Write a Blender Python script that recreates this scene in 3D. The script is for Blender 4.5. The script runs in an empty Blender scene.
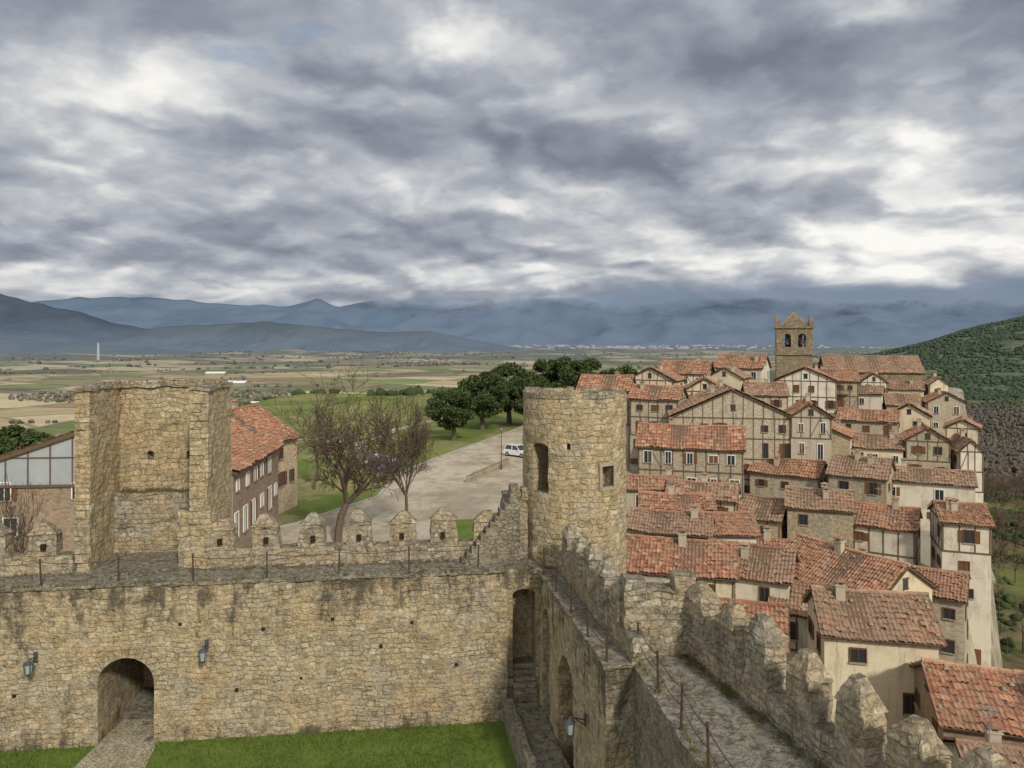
import bpy, bmesh, math, random
import numpy as np
from mathutils import Vector, Matrix, noise
random.seed(7); rng=np.random.default_rng(7)
sc=bpy.context.scene
sc.view_settings.view_transform='Standard'
try: sc.view_settings.look='None'
except Exception: pass
sc.view_settings.exposure=0
COL=sc.collection
EYE=14.0   # camera height above the castle courtyard (m)

# ------------------------------------------------------------------ node helpers
def nd(nt,t,ins=None,**props):
    n=nt.nodes.new(t)
    for k,v in props.items(): setattr(n,k,v)
    if ins:
        for k,v in ins.items():
            s=n.inputs[k]
            if isinstance(v,bpy.types.NodeSocket): nt.links.new(v,s)
            else: s.default_value=v
    return n
def mth(nt,op,a,b=None,c=None,clamp=False):
    ins={0:a}
    if b is not None: ins[1]=b
    if c is not None: ins[2]=c
    return nd(nt,'ShaderNodeMath',ins,operation=op,use_clamp=clamp).outputs[0]
def vmul(nt,v,t): return nd(nt,'ShaderNodeVectorMath',{0:v,1:t},operation='MULTIPLY').outputs[0]
def vadd(nt,v,t): return nd(nt,'ShaderNodeVectorMath',{0:v,1:t},operation='ADD').outputs[0]
def c4(c): return (c[0],c[1],c[2],1.0)
def mix(nt,f,a,b,blend='MIX'):
    n=nd(nt,'ShaderNodeMix',data_type='RGBA',blend_type=blend)
    for i,v in ((0,f),(6,a),(7,b)):
        if isinstance(v,bpy.types.NodeSocket): nt.links.new(v,n.inputs[i])
        elif i==0: n.inputs[0].default_value=v
        else: n.inputs[i].default_value=c4(v)
    return n.outputs[2]
def ramp(nt,f,stops,interp='LINEAR'):
    n=nd(nt,'ShaderNodeValToRGB',{0:f}); cr=n.color_ramp; cr.interpolation=interp
    while len(cr.elements)<len(stops): cr.elements.new(0.5)
    for e,(p,c) in zip(cr.elements,stops):
        e.position=p; e.color=c4(c) if not isinstance(c,(int,float)) else (c,c,c,1)
    return n.outputs[0]
def nz(nt,v,scale,detail=4,rough=.55,dist=0,out=0):
    return nd(nt,'ShaderNodeTexNoise',{'Vector':v,'Scale':scale,'Detail':detail,'Roughness':rough,'Distortion':dist}).outputs[out]
def sm(nt,x,a,b):
    return nd(nt,'ShaderNodeMapRange',{0:x,1:a,2:b,3:0.0,4:1.0},interpolation_type='SMOOTHSTEP').outputs[0]
def newmat(name,rough=.9,spec=.15):
    m=bpy.data.materials.new(name); m.use_nodes=True; nt=m.node_tree; b=nt.nodes['Principled BSDF']
    b.inputs['Roughness'].default_value=rough
    b.inputs['Specular IOR Level'].default_value=spec
    return m,nt,b
def bump(nt,b,h,strength=.5,dist=.05):
    n=nd(nt,'ShaderNodeBump',{'Height':h,'Strength':strength,'Distance':dist})
    nt.links.new(n.outputs[0],b.inputs['Normal'])
def setc(nt,b,c): nt.links.new(c,b.inputs['Base Color'])

def stone_mat(name,cols,mortar,scale=1.0,streak=.7,top=(0.20,0.19,0.15),ztop=None,coursed=True,wash=.5,rows=5.4,joint=.8,warm=(0.55,0.41,0.235)):
    m,nt,b=newmat(name)
    g=nd(nt,'ShaderNodeNewGeometry'); P=g.outputs['Position']
    w=nz(nt,P,3.1,3,.65,out=1); wc=vadd(nt,w,(-.5,-.5,-.5))
    if coursed:
        P2=vadd(nt,P,vmul(nt,wc,(.24,.24,.24))); s2=nd(nt,'ShaderNodeSeparateXYZ',{0:P2})
        low=nz(nt,P,.6,2,.5)
        zr=mth(nt,'ADD',mth(nt,'MULTIPLY',s2.outputs[2],rows),mth(nt,'MULTIPLY',low,3.0))
        fl=mth(nt,'FLOOR',zr); fz=mth(nt,'FRACT',zr)
        ro=mth(nt,'MULTIPLY',nd(nt,'ShaderNodeTexWhiteNoise',{1:fl},noise_dimensions='1D').outputs[0],37.0)
        k_=3.3*scale
        V=nd(nt,'ShaderNodeCombineXYZ',{0:mth(nt,'ADD',mth(nt,'MULTIPLY',s2.outputs[0],k_),ro),1:mth(nt,'ADD',mth(nt,'MULTIPLY',s2.outputs[1],k_),mth(nt,'MULTIPLY',ro,1.7)),2:0.0}).outputs[0]
        v1=nd(nt,'ShaderNodeTexVoronoi',{'Vector':V,'Scale':1.0,'Randomness':1.0},feature='F1',voronoi_dimensions='2D')
        v2=nd(nt,'ShaderNodeTexVoronoi',{'Vector':V,'Scale':1.0,'Randomness':1.0},feature='DISTANCE_TO_EDGE',voronoi_dimensions='2D')
        dz=mth(nt,'DIVIDE',mth(nt,'MINIMUM',fz,mth(nt,'SUBTRACT',1.0,fz)),rows)
        de=mth(nt,'MINIMUM',dz,mth(nt,'DIVIDE',v2.outputs['Distance'],k_))
        mort=sm(nt,de,.0,.035)
    else:
        P2=vadd(nt,P,vmul(nt,wc,(.22,.22,.12)))
        V=vmul(nt,P2,(2.9*scale,2.9*scale,4.6*scale))
        v1=nd(nt,'ShaderNodeTexVoronoi',{'Vector':V,'Scale':1.0,'Randomness':.9},feature='F1')
        v2=nd(nt,'ShaderNodeTexVoronoi',{'Vector':V,'Scale':1.0,'Randomness':.9},feature='DISTANCE_TO_EDGE')
        mort=sm(nt,v2.outputs['Distance'],.01,.12)
    rnd=nd(nt,'ShaderNodeSeparateColor',{0:v1.outputs['Color']}).outputs[0]
    n=len(cols)
    c=ramp(nt,rnd,[(i/(n-1),cols[i]) for i in range(n)])
    fine=nz(nt,P,11,4,.75)
    patch=nz(nt,P,1.3,6,.75)
    vis=mth(nt,'MULTIPLY',sm(nt,patch,.40,.60),.7)
    mm=mth(nt,'MAXIMUM',mort,vis); mm=mth(nt,'SUBTRACT',1.0,mth(nt,'MULTIPLY',mth(nt,'SUBTRACT',1.0,mm),joint))
    c=mix(nt,mm,mortar,c)
    big=nz(nt,P,.5,5,.65)
    c=mix(nt,mth(nt,'MULTIPLY',sm(nt,big,.42,.58),wash),c,warm)
    big2=nz(nt,vadd(nt,P,(13,5,2)),.8,6,.75)
    c=mix(nt,mth(nt,'MULTIPLY',sm(nt,big2,.50,.64),.6),c,(0.46,0.42,0.335))
    c=mix(nt,.8,c,ramp(nt,fine,[(.28,.38),(.5,.92),(.72,1.2)]),'MULTIPLY')
    c=mix(nt,.8,c,ramp(nt,nz(nt,P,3.0,6,.78),[(.32,.45),(.52,1.0),(.68,1.28)]),'MULTIPLY')
    S=vmul(nt,P,(1.7,1.7,.26))
    st=nz(nt,S,1.0,5,.7)
    st2=nz(nt,vadd(nt,P,(3,8,1)),1.6,7,.8)
    k=mth(nt,'ADD',mth(nt,'MULTIPLY',st,.5),mth(nt,'MULTIPLY',st2,.5))
    z=nd(nt,'ShaderNodeSeparateXYZ',{0:P}).outputs[2]
    if ztop is not None:
        hi=sm(nt,z,ztop-3.2,ztop)
        k=mth(nt,'ADD',k,mth(nt,'MULTIPLY',hi,.105))
        k=mth(nt,'ADD',k,mth(nt,'MULTIPLY',sm(nt,z,.9,0.0),.07))
    k=mth(nt,'MULTIPLY',sm(nt,k,.535,.66),streak)
    c=mix(nt,k,c,(0.09,0.08,0.062))
    nzv=nd(nt,'ShaderNodeSeparateXYZ',{0:g.outputs['True Normal']}).outputs[2]
    tm=mth(nt,'MULTIPLY',sm(nt,nzv,.5,.85),sm(nt,nz(nt,P,3.0,4,.7),.30,.55))
    tc=mix(nt,sm(nt,nz(nt,P,5.0,4,.75),.42,.62),top,(0.085,0.082,0.06))
    c=mix(nt,mth(nt,'MULTIPLY',tm,.85),c,tc)
    setc(nt,b,c)
    h=mth(nt,'ADD',mth(nt,'MULTIPLY',mm,.45),mth(nt,'MULTIPLY',fine,1.0))
    h=mth(nt,'ADD',h,mth(nt,'MULTIPLY',rnd,.4))
    h=mth(nt,'ADD',h,mth(nt,'MULTIPLY',patch,1.6))
    bump(nt,b,h,1.0,.075)
    return m
C_OCH=[(0.58,0.475,0.31),(0.47,0.38,0.24),(0.64,0.55,0.39),(0.41,0.335,0.23),(0.59,0.465,0.28),(0.52,0.46,0.36)]
C_GRY=[(0.49,0.43,0.33),(0.38,0.33,0.25),(0.56,0.50,0.39),(0.32,0.285,0.22),(0.47,0.39,0.27)]
MAT={}
MAT['wall']=stone_mat('rubble_masonry',C_OCH,(0.35,0.295,0.205),1.0,.85,ztop=5.9)
MAT['tower']=stone_mat('tower_masonry',[(0.60,0.49,0.32),(0.50,0.395,0.24),(0.66,0.57,0.41),(0.54,0.43,0.26),(0.44,0.36,0.23)],(0.36,0.295,0.19),.9,.6,rows=4.6,joint=.9)
MAT['merlon']=stone_mat('weathered_masonry',C_GRY,(0.26,0.235,0.175),1.0,.7,wash=.4,joint=.95)
MAT['walk']=stone_mat('walkway_cobbles',[(0.29,0.265,0.215),(0.22,0.20,0.155),(0.34,0.315,0.255),(0.26,0.235,0.175)],(0.16,0.14,0.105),1.7,.5,top=(0.28,0.265,0.215),coursed=False,wash=.2)
MAT['church']=stone_mat('church_masonry',[(0.31,0.24,0.155),(0.24,0.19,0.125),(0.35,0.28,0.185)],(0.2,0.17,0.12),.5,.85,wash=.2,warm=(0.34,0.26,0.16))
MAT['hstone']=stone_mat('house_masonry',[(0.44,0.375,0.275),(0.35,0.30,0.22),(0.50,0.44,0.34),(0.39,0.33,0.23)],(0.44,0.39,0.31),1.0,.4,rows=5)

def plaster(name,col,col2,dirt=.5,brick=False):
    m,nt,b=newmat(name)
    P=nd(nt,'ShaderNodeNewGeometry').outputs['Position']
    r=nd(nt,'ShaderNodeObjectInfo').outputs['Random']
    c=mix(nt,r,col,col2)
    a=nz(nt,P,.5,5,.65)
    c=mix(nt,mth(nt,'MULTIPLY',sm(nt,a,.47,.7),.5),c,(0.38,0.32,0.23))
    s=nz(nt,vmul(nt,P,(2.2,2.2,.3)),1.0,5,.65)
    c=mix(nt,mth(nt,'MULTIPLY',sm(nt,s,.5,.72),dirt),c,(0.15,0.13,0.10))
    f=nz(nt,P,9,4,.7)
    c=mix(nt,.45,c,ramp(nt,f,[(.3,.6),(.65,1.)]),'MULTIPLY')
    if brick:
        V=vmul(nt,P,(4,4,9))
        v=nd(nt,'ShaderNodeTexVoronoi',{'Vector':V,'Scale':1.0,'Randomness':.6},feature='F1')
        rr=nd(nt,'ShaderNodeSeparateColor',{0:v.outputs['Color']}).outputs[0]
        c=mix(nt,.6,c,ramp(nt,rr,[(0,.5),(1,1.15)]),'MULTIPLY')
    setc(nt,b,c); bump(nt,b,f,.4,.03)
    return m
MAT['cream']=plaster('cream_render',(0.74,0.65,0.48),(0.68,0.57,0.39),.4)
MAT['white']=plaster('old_white_render',(0.78,0.74,0.64),(0.68,0.62,0.50),.4)
MAT['tufa']=plaster('tufa_infill',(0.42,0.355,0.255),(0.52,0.455,0.35),.5,True)
MAT['grey']=plaster('grey_render',(0.46,0.41,0.32),(0.54,0.48,0.38),.5)
MAT['brick']=plaster('brick_wall',(0.38,0.275,0.19),(0.36,0.27,0.20),.35,True)
MAT['tan']=plaster('tan_brick',(0.58,0.46,0.31),(0.56,0.46,0.32),.25,True)

def simple(name,col,rough=.8,spec=.2,metal=0,var=.35,scale=8):
    m,nt,b=newmat(name,rough,spec); b.inputs['Metallic'].default_value=metal
    P=nd(nt,'ShaderNodeNewGeometry').outputs['Position']
    f=nz(nt,P,scale,4,.65)
    c=mix(nt,var,col,ramp(nt,f,[(.3,.35),(.7,1.)]),'MULTIPLY')
    setc(nt,b,c); return m
MAT['timber']=simple('old_timber',(0.15,0.105,0.072))
MAT['wood']=simple('window_wood',(0.17,0.085,0.045))
MAT['trim']=simple('pale_stone_trim',(0.40,0.35,0.26),var=.6)
MAT['glass']=simple('window_glass',(0.03,0.035,0.04),.12,.6,var=.1)
MAT['iron']=simple('rusted_iron',(0.08,0.05,0.038),.7,.3)
MAT['white_paint']=simple('white_paint',(0.75,0.75,0.73),.5,.3,var=.08)
MAT['panel']=simple('gable_glazing_panels',(0.40,0.43,0.46),.18,.6,var=.3,scale=.7)
MAT['rubber']=simple('tyre_rubber',(0.02,0.02,0.02),.8,.2)
MAT['car_white']=simple('car_paint_white',(0.72,0.73,0.74),.25,.5,var=.04)
MAT['car_blue']=simple('car_paint_blue',(0.07,0.13,0.24),.25,.5,var=.04)
MAT['car_grey']=simple('car_paint_grey',(0.25,0.26,0.27),.25,.5,var=.04)
MAT['red_lens']=simple('red_lens',(0.35,0.02,0.02),.3,.5,var=.05)
MAT['lamp_glass']=simple('lantern_glass',(0.35,0.38,0.4),.15,.5,var=.1)
MAT['lead']=simple('painted_metal_blue_grey',(0.06,0.075,0.09),.5,.4)
MAT['bark']=simple('bark',(0.15,0.115,0.085),.95,.1,var=.5,scale=5)
MAT['sign_blue']=simple('sign_blue',(0.03,0.10,0.35),.5,.3,var=.05)
MAT['dark']=simple('hole_shade',(0.035,0.025,0.018),.9,.1)  # near-black colour painting the shade inside wall holes
MAT['kerb']=simple('kerb_stone',(0.42,0.40,0.36),.9,.15)

def roof_mat(name,cols,lichen,lcol=(0.21,0.17,0.125)):
    m,nt,b=newmat(name,.9,.12)
    uv=nd(nt,'ShaderNodeUVMap').outputs[0]
    fl=nd(nt,'ShaderNodeVectorMath',{0:uv},operation='FLOOR').outputs[0]
    oi=nd(nt,'ShaderNodeObjectInfo').outputs['Random']
    off=nd(nt,'ShaderNodeCombineXYZ',{2:oi}).outputs[0]
    wn=nd(nt,'ShaderNodeTexWhiteNoise',{0:vadd(nt,fl,off)}).outputs[0]
    n=len(cols)
    c=ramp(nt,wn,[(i/(n-1),cols[i]) for i in range(n)])
    P=nd(nt,'ShaderNodeNewGeometry').outputs['Position']
    c=mix(nt,mth(nt,'MULTIPLY',oi,.3),c,(0.37,0.18,0.105))
    a=nz(nt,P,.5,6,.78)
    t=mth(nt,'ADD',mth(nt,'MULTIPLY',oi,.14),a)
    c=mix(nt,mth(nt,'MULTIPLY',sm(nt,t,.49,.64),lichen),c,lcol)
    a2=nz(nt,P,2.8,5,.78)
    c=mix(nt,mth(nt,'MULTIPLY',sm(nt,a2,.53,.65),.7),c,(0.065,0.055,0.045))
    c=mix(nt,mth(nt,'MULTIPLY',sm(nt,nz(nt,vadd(nt,P,(9,9,9)),3.6,5,.78),.56,.66),.6),c,(0.50,0.38,0.27))
    setc(nt,b,c); bump(nt,b,nz(nt,P,12,3,.6),.4,.03)
    return m
RC=[(0.37,0.16,0.095),(0.27,0.12,0.078),(0.45,0.225,0.135),(0.31,0.14,0.088),(0.18,0.098,0.07),(0.52,0.31,0.20),(0.34,0.165,0.108)]
RW=[(0.32,0.175,0.115),(0.23,0.135,0.093),(0.39,0.225,0.148),(0.17,0.11,0.082),(0.45,0.32,0.22),(0.29,0.17,0.115)]
MAT['roof_red']=roof_mat('terracotta_tiles',RC,.55,(0.28,0.185,0.125))
MAT['roof_old']=roof_mat('weathered_terracotta_tiles',RW,.7,(0.26,0.19,0.135))

def grass_mat(name,c1,c2,c3,sc_=1.0):
    m,nt,b=newmat(name,.95,.1)
    P=nd(nt,'ShaderNodeNewGeometry').outputs['Position']
    c=mix(nt,sm(nt,nz(nt,P,.9*sc_,5,.65),.35,.65),c1,c2)
    c=mix(nt,mth(nt,'MULTIPLY',sm(nt,nz(nt,P,2.2*sc_,5,.75),.48,.66),.7),c,c3)
    c=mix(nt,.5,c,ramp(nt,nz(nt,P,28*sc_,3,.7),[(.3,.35),(.7,1.)]),'MULTIPLY')
    setc(nt,b,c); bump(nt,b,nz(nt,P,30*sc_,3,.6),.6,.05); return m
MAT['lawn']=grass_mat('lawn_grass_soil',(0.105,0.165,0.028),(0.15,0.215,0.045),(0.175,0.175,0.065))

def leaf_mat(name,c1,c2,c3):
    m,nt,b=newmat(name,.75,.15)
    P=nd(nt,'ShaderNodeNewGeometry').outputs['Position']
    oi=nd(nt,'ShaderNodeObjectInfo').outputs['Random']
    c=mix(nt,sm(nt,nz(nt,P,.9,4,.6),.35,.65),c1,c2)
    c=mix(nt,mth(nt,'MULTIPLY',sm(nt,nz(nt,P,6,2,.6),.5,.7),.6),c,c3)
    c=mix(nt,mth(nt,'MULTIPLY',oi,.3),c,c2)
    setc(nt,b,c); return m
MAT['oak_leaf']=leaf_mat('holm_oak_leaves',(0.04,0.062,0.022),(0.07,0.10,0.033),(0.115,0.14,0.052))

# ------------------------------------------------------------------ mesh helpers
def link(ob,parent=None):
    COL.objects.link(ob)
    if parent is not None: ob.parent=parent
    return ob
def empty(name,loc=(0,0,0),rot=0):
    e=bpy.data.objects.new(name,None); e.location=loc; e.rotation_euler=(0,0,rot); e.empty_display_size=.5
    return link(e)
UZ=Vector((0,0,1))
class MB:
    def __init__(s): s.v=[]; s.f=[]; s.m=[]
    def box(s,c,size,ax=None,mi=0,taper=1.0):
        c=Vector(c); a=size[0]/2; b=size[1]/2; h=size[2]/2
        if ax is None: X,Y,Z=Vector((1,0,0)),Vector((0,1,0)),Vector((0,0,1))
        else: X,Y,Z=ax
        o=len(s.v)
        for dz in (-1,1):
            t=taper if dz>0 else 1
            for dx,dy in ((-1,-1),(1,-1),(1,1),(-1,1)):
                s.v.append(tuple(c+X*(dx*a*t)+Y*(dy*b*t)+Z*(dz*h)))
        for q in ((0,3,2,1),(4,5,6,7),(0,1,5,4),(1,2,6,5),(2,3,7,6),(3,0,4,7)):
            s.f.append(tuple(o+i for i in q)); s.m.append(mi)
    def poly(s,pts,mi=0):
        o=len(s.v); s.v+= [tuple(p) for p in pts]; s.f.append(tuple(range(o,o+len(pts)))); s.m.append(mi)
    def tube(s,p0,p1,r0,r1,n=6,mi=0,cap=True):
        p0=Vector(p0);p1=Vector(p1); d=(p1-p0).normalized()
        a=d.orthogonal().normalized(); b=d.cross(a); o=len(s.v)
        for p,r in ((p0,r0),(p1,r1)):
            for i in range(n):
                t=2*math.pi*i/n; s.v.append(tuple(p+a*(r*math.cos(t))+b*(r*math.sin(t))))
        for i in range(n):
            j=(i+1)%n; s.f.append((o+i,o+j,o+n+j,o+n+i)); s.m.append(mi)
        if cap:
            s.f.append(tuple(o+i for i in range(n-1,-1,-1))); s.m.append(mi)
            s.f.append(tuple(o+n+i for i in range(n))); s.m.append(mi)
    def obj(s,name,mats,parent=None,smooth=False):
        me=bpy.data.meshes.new(name); me.from_pydata(s.v,[],s.f)
        for m in mats: me.materials.append(m)
        me.polygons.foreach_set('material_index',s.m)
        if smooth: me.polygons.foreach_set('use_smooth',[True]*len(s.f))
        me.update()
        return link(bpy.data.objects.new(name,me),parent)
def fr(ox,oy,tx,ty):
    l=math.hypot(tx,ty); tx/=l; ty/=l
    return Matrix(((tx,-ty,0,ox),(ty,tx,0,oy),(0,0,1,0),(0,0,0,1)))
def bm_hexa(bm,lo,hi):
    v=[bm.verts.new(p) for p in lo]+[bm.verts.new(p) for p in hi]
    for q in ((3,2,1,0),(4,5,6,7),(0,1,5,4),(1,2,6,5),(2,3,7,6),(3,0,4,7)):
        bm.faces.new([v[i] for i in q])
def bm_box(bm,M,x0,x1,y0,y1,z0,z1):
    lo=[M@Vector(p) for p in ((x0,y0,z0),(x1,y0,z0),(x1,y1,z0),(x0,y1,z0))]
    hi=[M@Vector(p) for p in ((x0,y0,z1),(x1,y0,z1),(x1,y1,z1),(x0,y1,z1))]
    bm_hexa(bm,lo,hi)
def bm_quadprism(bm,pts,z0,z1):
    bm_hexa(bm,[Vector((x,y,z0)) for x,y in pts],[Vector((x,y,z1)) for x,y in pts])
def bm_merlon(bm,M,x,y0,y1,z0,w,h,cap):
    j=random.uniform(-.09,.09); h+=random.uniform(-.2,.08); hw=w/2*random.uniform(.9,1.06); x+=random.uniform(-.06,.06)
    t=.04; cap*=random.uniform(.75,1.05)
    lo=[(x-hw,y0,z0),(x+hw,y0,z0),(x+hw,y1,z0),(x-hw,y1,z0)]
    mi=[(x-hw+t,y0,z0+h),(x+hw-t,y0,z0+h),(x+hw-t,y1,z0+h),(x-hw+t,y1,z0+h)]
    bm_hexa(bm,[M@Vector(p) for p in lo],[M@Vector(p) for p in mi])
    e=.045; a=.11; ym=(y0+y1)/2
    lo=[(x-hw-e+t,y0-e,z0+h+.002),(x+hw+e-t,y0-e,z0+h+.002),(x+hw+e-t,y1+e,z0+h+.002),(x-hw-e+t,y1+e,z0+h+.002)]
    hi=[(x-a+j,ym-.10,z0+h+cap),(x+a+j,ym-.10,z0+h+cap),(x+a+j,ym+.10,z0+h+cap),(x-a+j,ym+.10,z0+h+cap)]
    bm_hexa(bm,[M@Vector(p) for p in lo],[M@Vector(p) for p in hi])
def disp(co,amp,f=1.7):
    return noise.noise_vector(co*f)*amp+noise.noise_vector(co*f*3.1+Vector((5,5,5)))*amp*.6
def stone(bm,name,mat,parent=None,maxlen=.3,amp=.05,cutters=(),it=8,f=1.7):
    for _ in range(it):
        es=[e for e in bm.edges if e.calc_length()>maxlen]
        if not es: break
        bmesh.ops.subdivide_edges(bm,edges=es,cuts=1,use_grid_fill=True)
    for v in bm.verts: v.co+=disp(v.co.copy(),amp,f)
    me=bpy.data.meshes.new(name); bm.to_mesh(me); bm.free()
    me.materials.append(mat); ob=link(bpy.data.objects.new(name,me))
    for c in cutters:
        md=ob.modifiers.new('b','BOOLEAN'); md.operation='DIFFERENCE'; md.solver='EXACT'; md.object=c
        bpy.context.view_layer.update()
        dg=bpy.context.evaluated_depsgraph_get()
        nm=bpy.data.meshes.new_from_object(ob.evaluated_get(dg))
        ob.modifiers.clear(); old=ob.data; ob.data=nm; bpy.data.meshes.remove(old); nm.name=name
        bpy.data.objects.remove(c,do_unlink=True)
    if parent is not None: ob.parent=parent
    return ob
def arch_cutter(M,xc,w,z0,zs,rise,y0,y1,n=10):
    pts=[(xc-w/2,z0),(xc+w/2,z0)]
    for i in range(n+1):
        t=math.pi*i/n; pts.append((xc+w/2*math.cos(t),zs+rise*math.sin(t)))
    k=len(pts); v=[tuple(M@Vector((x,y0,z))) for x,z in pts]+[tuple(M@Vector((x,y1,z))) for x,z in pts]
    f=[tuple(range(k)),tuple(range(2*k-1,k-1,-1))]+[(i,k+i,k+(i+1)%k,(i+1)%k) for i in range(k)]
    me=bpy.data.meshes.new('c'); me.from_pydata(v,[],f)
    bm=bmesh.new(); bm.from_mesh(me); bmesh.ops.recalc_face_normals(bm,faces=bm.faces); bm.to_mesh(me); bm.free()
    return link(bpy.data.objects.new('c',me))

# ------------------------------------------------------------------ terrain
def ss(a,b,x):
    t=min(1,max(0,(x-a)/(b-a))); return t*t*(3-2*t)
def xright(y): return max(31.0,0.60*y+1.0)
def terrain(x,y):
    r=math.hypot(x,y)
    v=-80+ 5*noise.noise(Vector((x/350,y/350,0)))
    far=ss(1600,4500,r)
    if far>0: v+=far*(26*noise.noise(Vector((x/1100,y/900,3)))+16*noise.noise(Vector((x/420,y/380,6))))
    q=((x-1330)/590)**2+((y-1300)/520)**2
    hill=206*math.exp(-q)
    if hill>1: hill*=1+.12*noise.noise(Vector((x/160,y/160,7)))
    v+=hill
    pl=-3.0
    t=ss(9,20,x)
    town=-14+9*ss(40,120,y)+4*ss(110,180,y)
    pl=pl*(1-t)+town*t
    jag=5*noise.noise(Vector((x/14,y/14,1)))
    xr=xright(y)
    dr=x-xr+jag*.6; dl=-62-x; dy=y-232
    m1=1-ss(0,7,dr)*.50-ss(5,260,dr)*.50
    m2=1-ss(0,170,dl); m3=1-ss(0,190,dy); m4=1-ss(0,120,-60-y)
    m=m1*m2*m3*m4
    edge=1-min(m,1)
    h=v+(pl-v)*m
    if edge>.02: h+=3.5*noise.noise(Vector((x/22,y/22,4)))*min(1,edge*3)*(1-ss(300,600,r))
    xe=4.6 if y>20 else 4.6+(20-y)*.3
    cm=(1-ss(29,33,y))*(1-ss(xe,xe+4,x))*ss(-46,-36,x)
    if y>29: cm=(1-ss(29,33,y))*(1-ss(4.6,8,x))*ss(-46,-36,x)
    h=h*(1-cm)+(-.06)*cm
    return h,m,cm
rings=[0]+list(np.geomspace(3,42000,285)); 
angs=list(np.linspace(-66,66,340))+list(np.linspace(70,290,56))
V=[];Z=[]
for r in rings[1:]:
    for a in angs:
        a_=math.radians(a); x=r*math.sin(a_); y=r*math.cos(a_)
        h,m,cm=terrain(x,y); V.append((x,y,h))
        Z.append((m,cm,1.0 if (x>12) else 0.0,1.0))
na=len(angs); F=[]
for i in range(len(rings)-2):
    for j in range(na):
        k=(j+1)%na; F.append((i*na+j,i*na+k,(i+1)*na+k,(i+1)*na+j))
V.append((0,0,-.06)); Z.append((1,1,0,1)); c0=len(V)-1
for j in range(na): F.append((c0,(j+1)%na,j))
me=bpy.data.meshes.new('ground_terrain'); me.from_pydata(V,[],[f[::-1] for f in F])
ca=me.color_attributes.new('zone','FLOAT_COLOR','POINT'); ca.data.foreach_set('color',np.array(Z,dtype=np.float32).ravel())
me.polygons.foreach_set('use_smooth',[True]*len(F))
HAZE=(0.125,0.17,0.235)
def haze(nt,c,P,dist=7000,mx=.93,hz=HAZE):  # aerial haze mixed into the base colour by distance from origin
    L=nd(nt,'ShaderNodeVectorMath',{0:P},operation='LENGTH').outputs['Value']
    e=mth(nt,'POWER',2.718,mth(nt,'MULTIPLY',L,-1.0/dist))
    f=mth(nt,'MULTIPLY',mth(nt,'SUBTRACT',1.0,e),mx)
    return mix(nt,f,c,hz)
m,nt,b=newmat('terrain',.95,.05)
P=nd(nt,'ShaderNodeNewGeometry').outputs['Position']
LEN=nd(nt,'ShaderNodeVectorMath',{0:P},operation='LENGTH').outputs['Value']
zc=nd(nt,'ShaderNodeVertexColor',layer_name='zone').outputs[0]
zs=nd(nt,'ShaderNodeSeparateColor',{0:zc})
nrm=nd(nt,'ShaderNodeSeparateXYZ',{0:nd(nt,'ShaderNodeNewGeometry').outputs['Normal']}).outputs[2]
R=nd(nt,'ShaderNodeVectorRotate',{'Vector':P,'Angle':.5},rotation_type='Z_AXIS').outputs[0]
wv=nz(nt,P,.004,3,.5,out=1)
R=vadd(nt,vmul(nt,R,(1/170,1/110,0)),vmul(nt,wv,(1.2,1.2,0)))
f1=nd(nt,'ShaderNodeTexVoronoi',{'Vector':R,'Scale':1.0,'Randomness':.8},feature='F1',voronoi_dimensions='2D')
fe=nd(nt,'ShaderNodeTexVoronoi',{'Vector':R,'Scale':1.0,'Randomness':.8},feature='DISTANCE_TO_EDGE',voronoi_dimensions='2D')
fr_=nd(nt,'ShaderNodeSeparateColor',{0:f1.outputs['Color']}).outputs[1]
fc=ramp(nt,fr_,[(0,(0.50,0.40,0.21)),(.18,(0.23,0.26,0.08)),(.30,(0.33,0.24,0.14)),(.44,(0.58,0.49,0.30)),(.58,(0.18,0.21,0.07)),(.72,(0.45,0.36,0.20)),(.86,(0.25,0.30,0.09)),(.94,(0.52,0.44,0.28))],'CONSTANT')
fc=mix(nt,.6,fc,ramp(nt,nz(nt,P,.03,5,.7),[(.3,.5),(.7,1.08)]),'MULTIPLY')
fc=mix(nt,mth(nt,'MULTIPLY',sm(nt,fe.outputs['Distance'],.07,.02),.6),fc,(0.10,0.10,0.05))
wn_=mth(nt,'ADD',nz(nt,vmul(nt,P,(1,1.6,1)),.0011,6,.65),mth(nt,'MULTIPLY',sm(nt,LEN,1500,4200),.085))
wd=sm(nt,wn_,.53,.60)
fc=mix(nt,mth(nt,'MULTIPLY',wd,.85),fc,mix(nt,nz(nt,P,.02,5,.7),(0.06,0.07,0.035),(0.14,0.115,0.07)))
px=nd(nt,'ShaderNodeSeparateXYZ',{0:P})
hillm=mth(nt,'MULTIPLY',sm(nt,px.outputs[2],-74,-60),sm(nt,px.outputs[0],250,420))
sc1=mix(nt,sm(nt,nz(nt,P,.05,6,.7),.4,.62),(0.12,0.135,0.06),(0.055,0.075,0.033))
sc1=mix(nt,mth(nt,'MULTIPLY',sm(nt,nz(nt,P,.022,6,.7),.54,.64),.5),sc1,(0.27,0.24,0.16))
fc=mix(nt,hillm,fc,sc1)
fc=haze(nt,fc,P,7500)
gr=mix(nt,sm(nt,nz(nt,P,.06,5,.6),.4,.62),(0.11,0.155,0.035),(0.18,0.20,0.07))
gr=mix(nt,mth(nt,'MULTIPLY',sm(nt,nz(nt,P,.16,6,.72),.48,.62),.75),gr,(0.28,0.235,0.135))
pav=mix(nt,nz(nt,P,.5,5,.6),(0.22,0.2,0.16),(0.32,0.29,0.23))
pm=mth(nt,'MULTIPLY',zs.outputs[2],sm(nt,zs.outputs[0],.9,.99))
near=mix(nt,pm,gr,pav)
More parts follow.
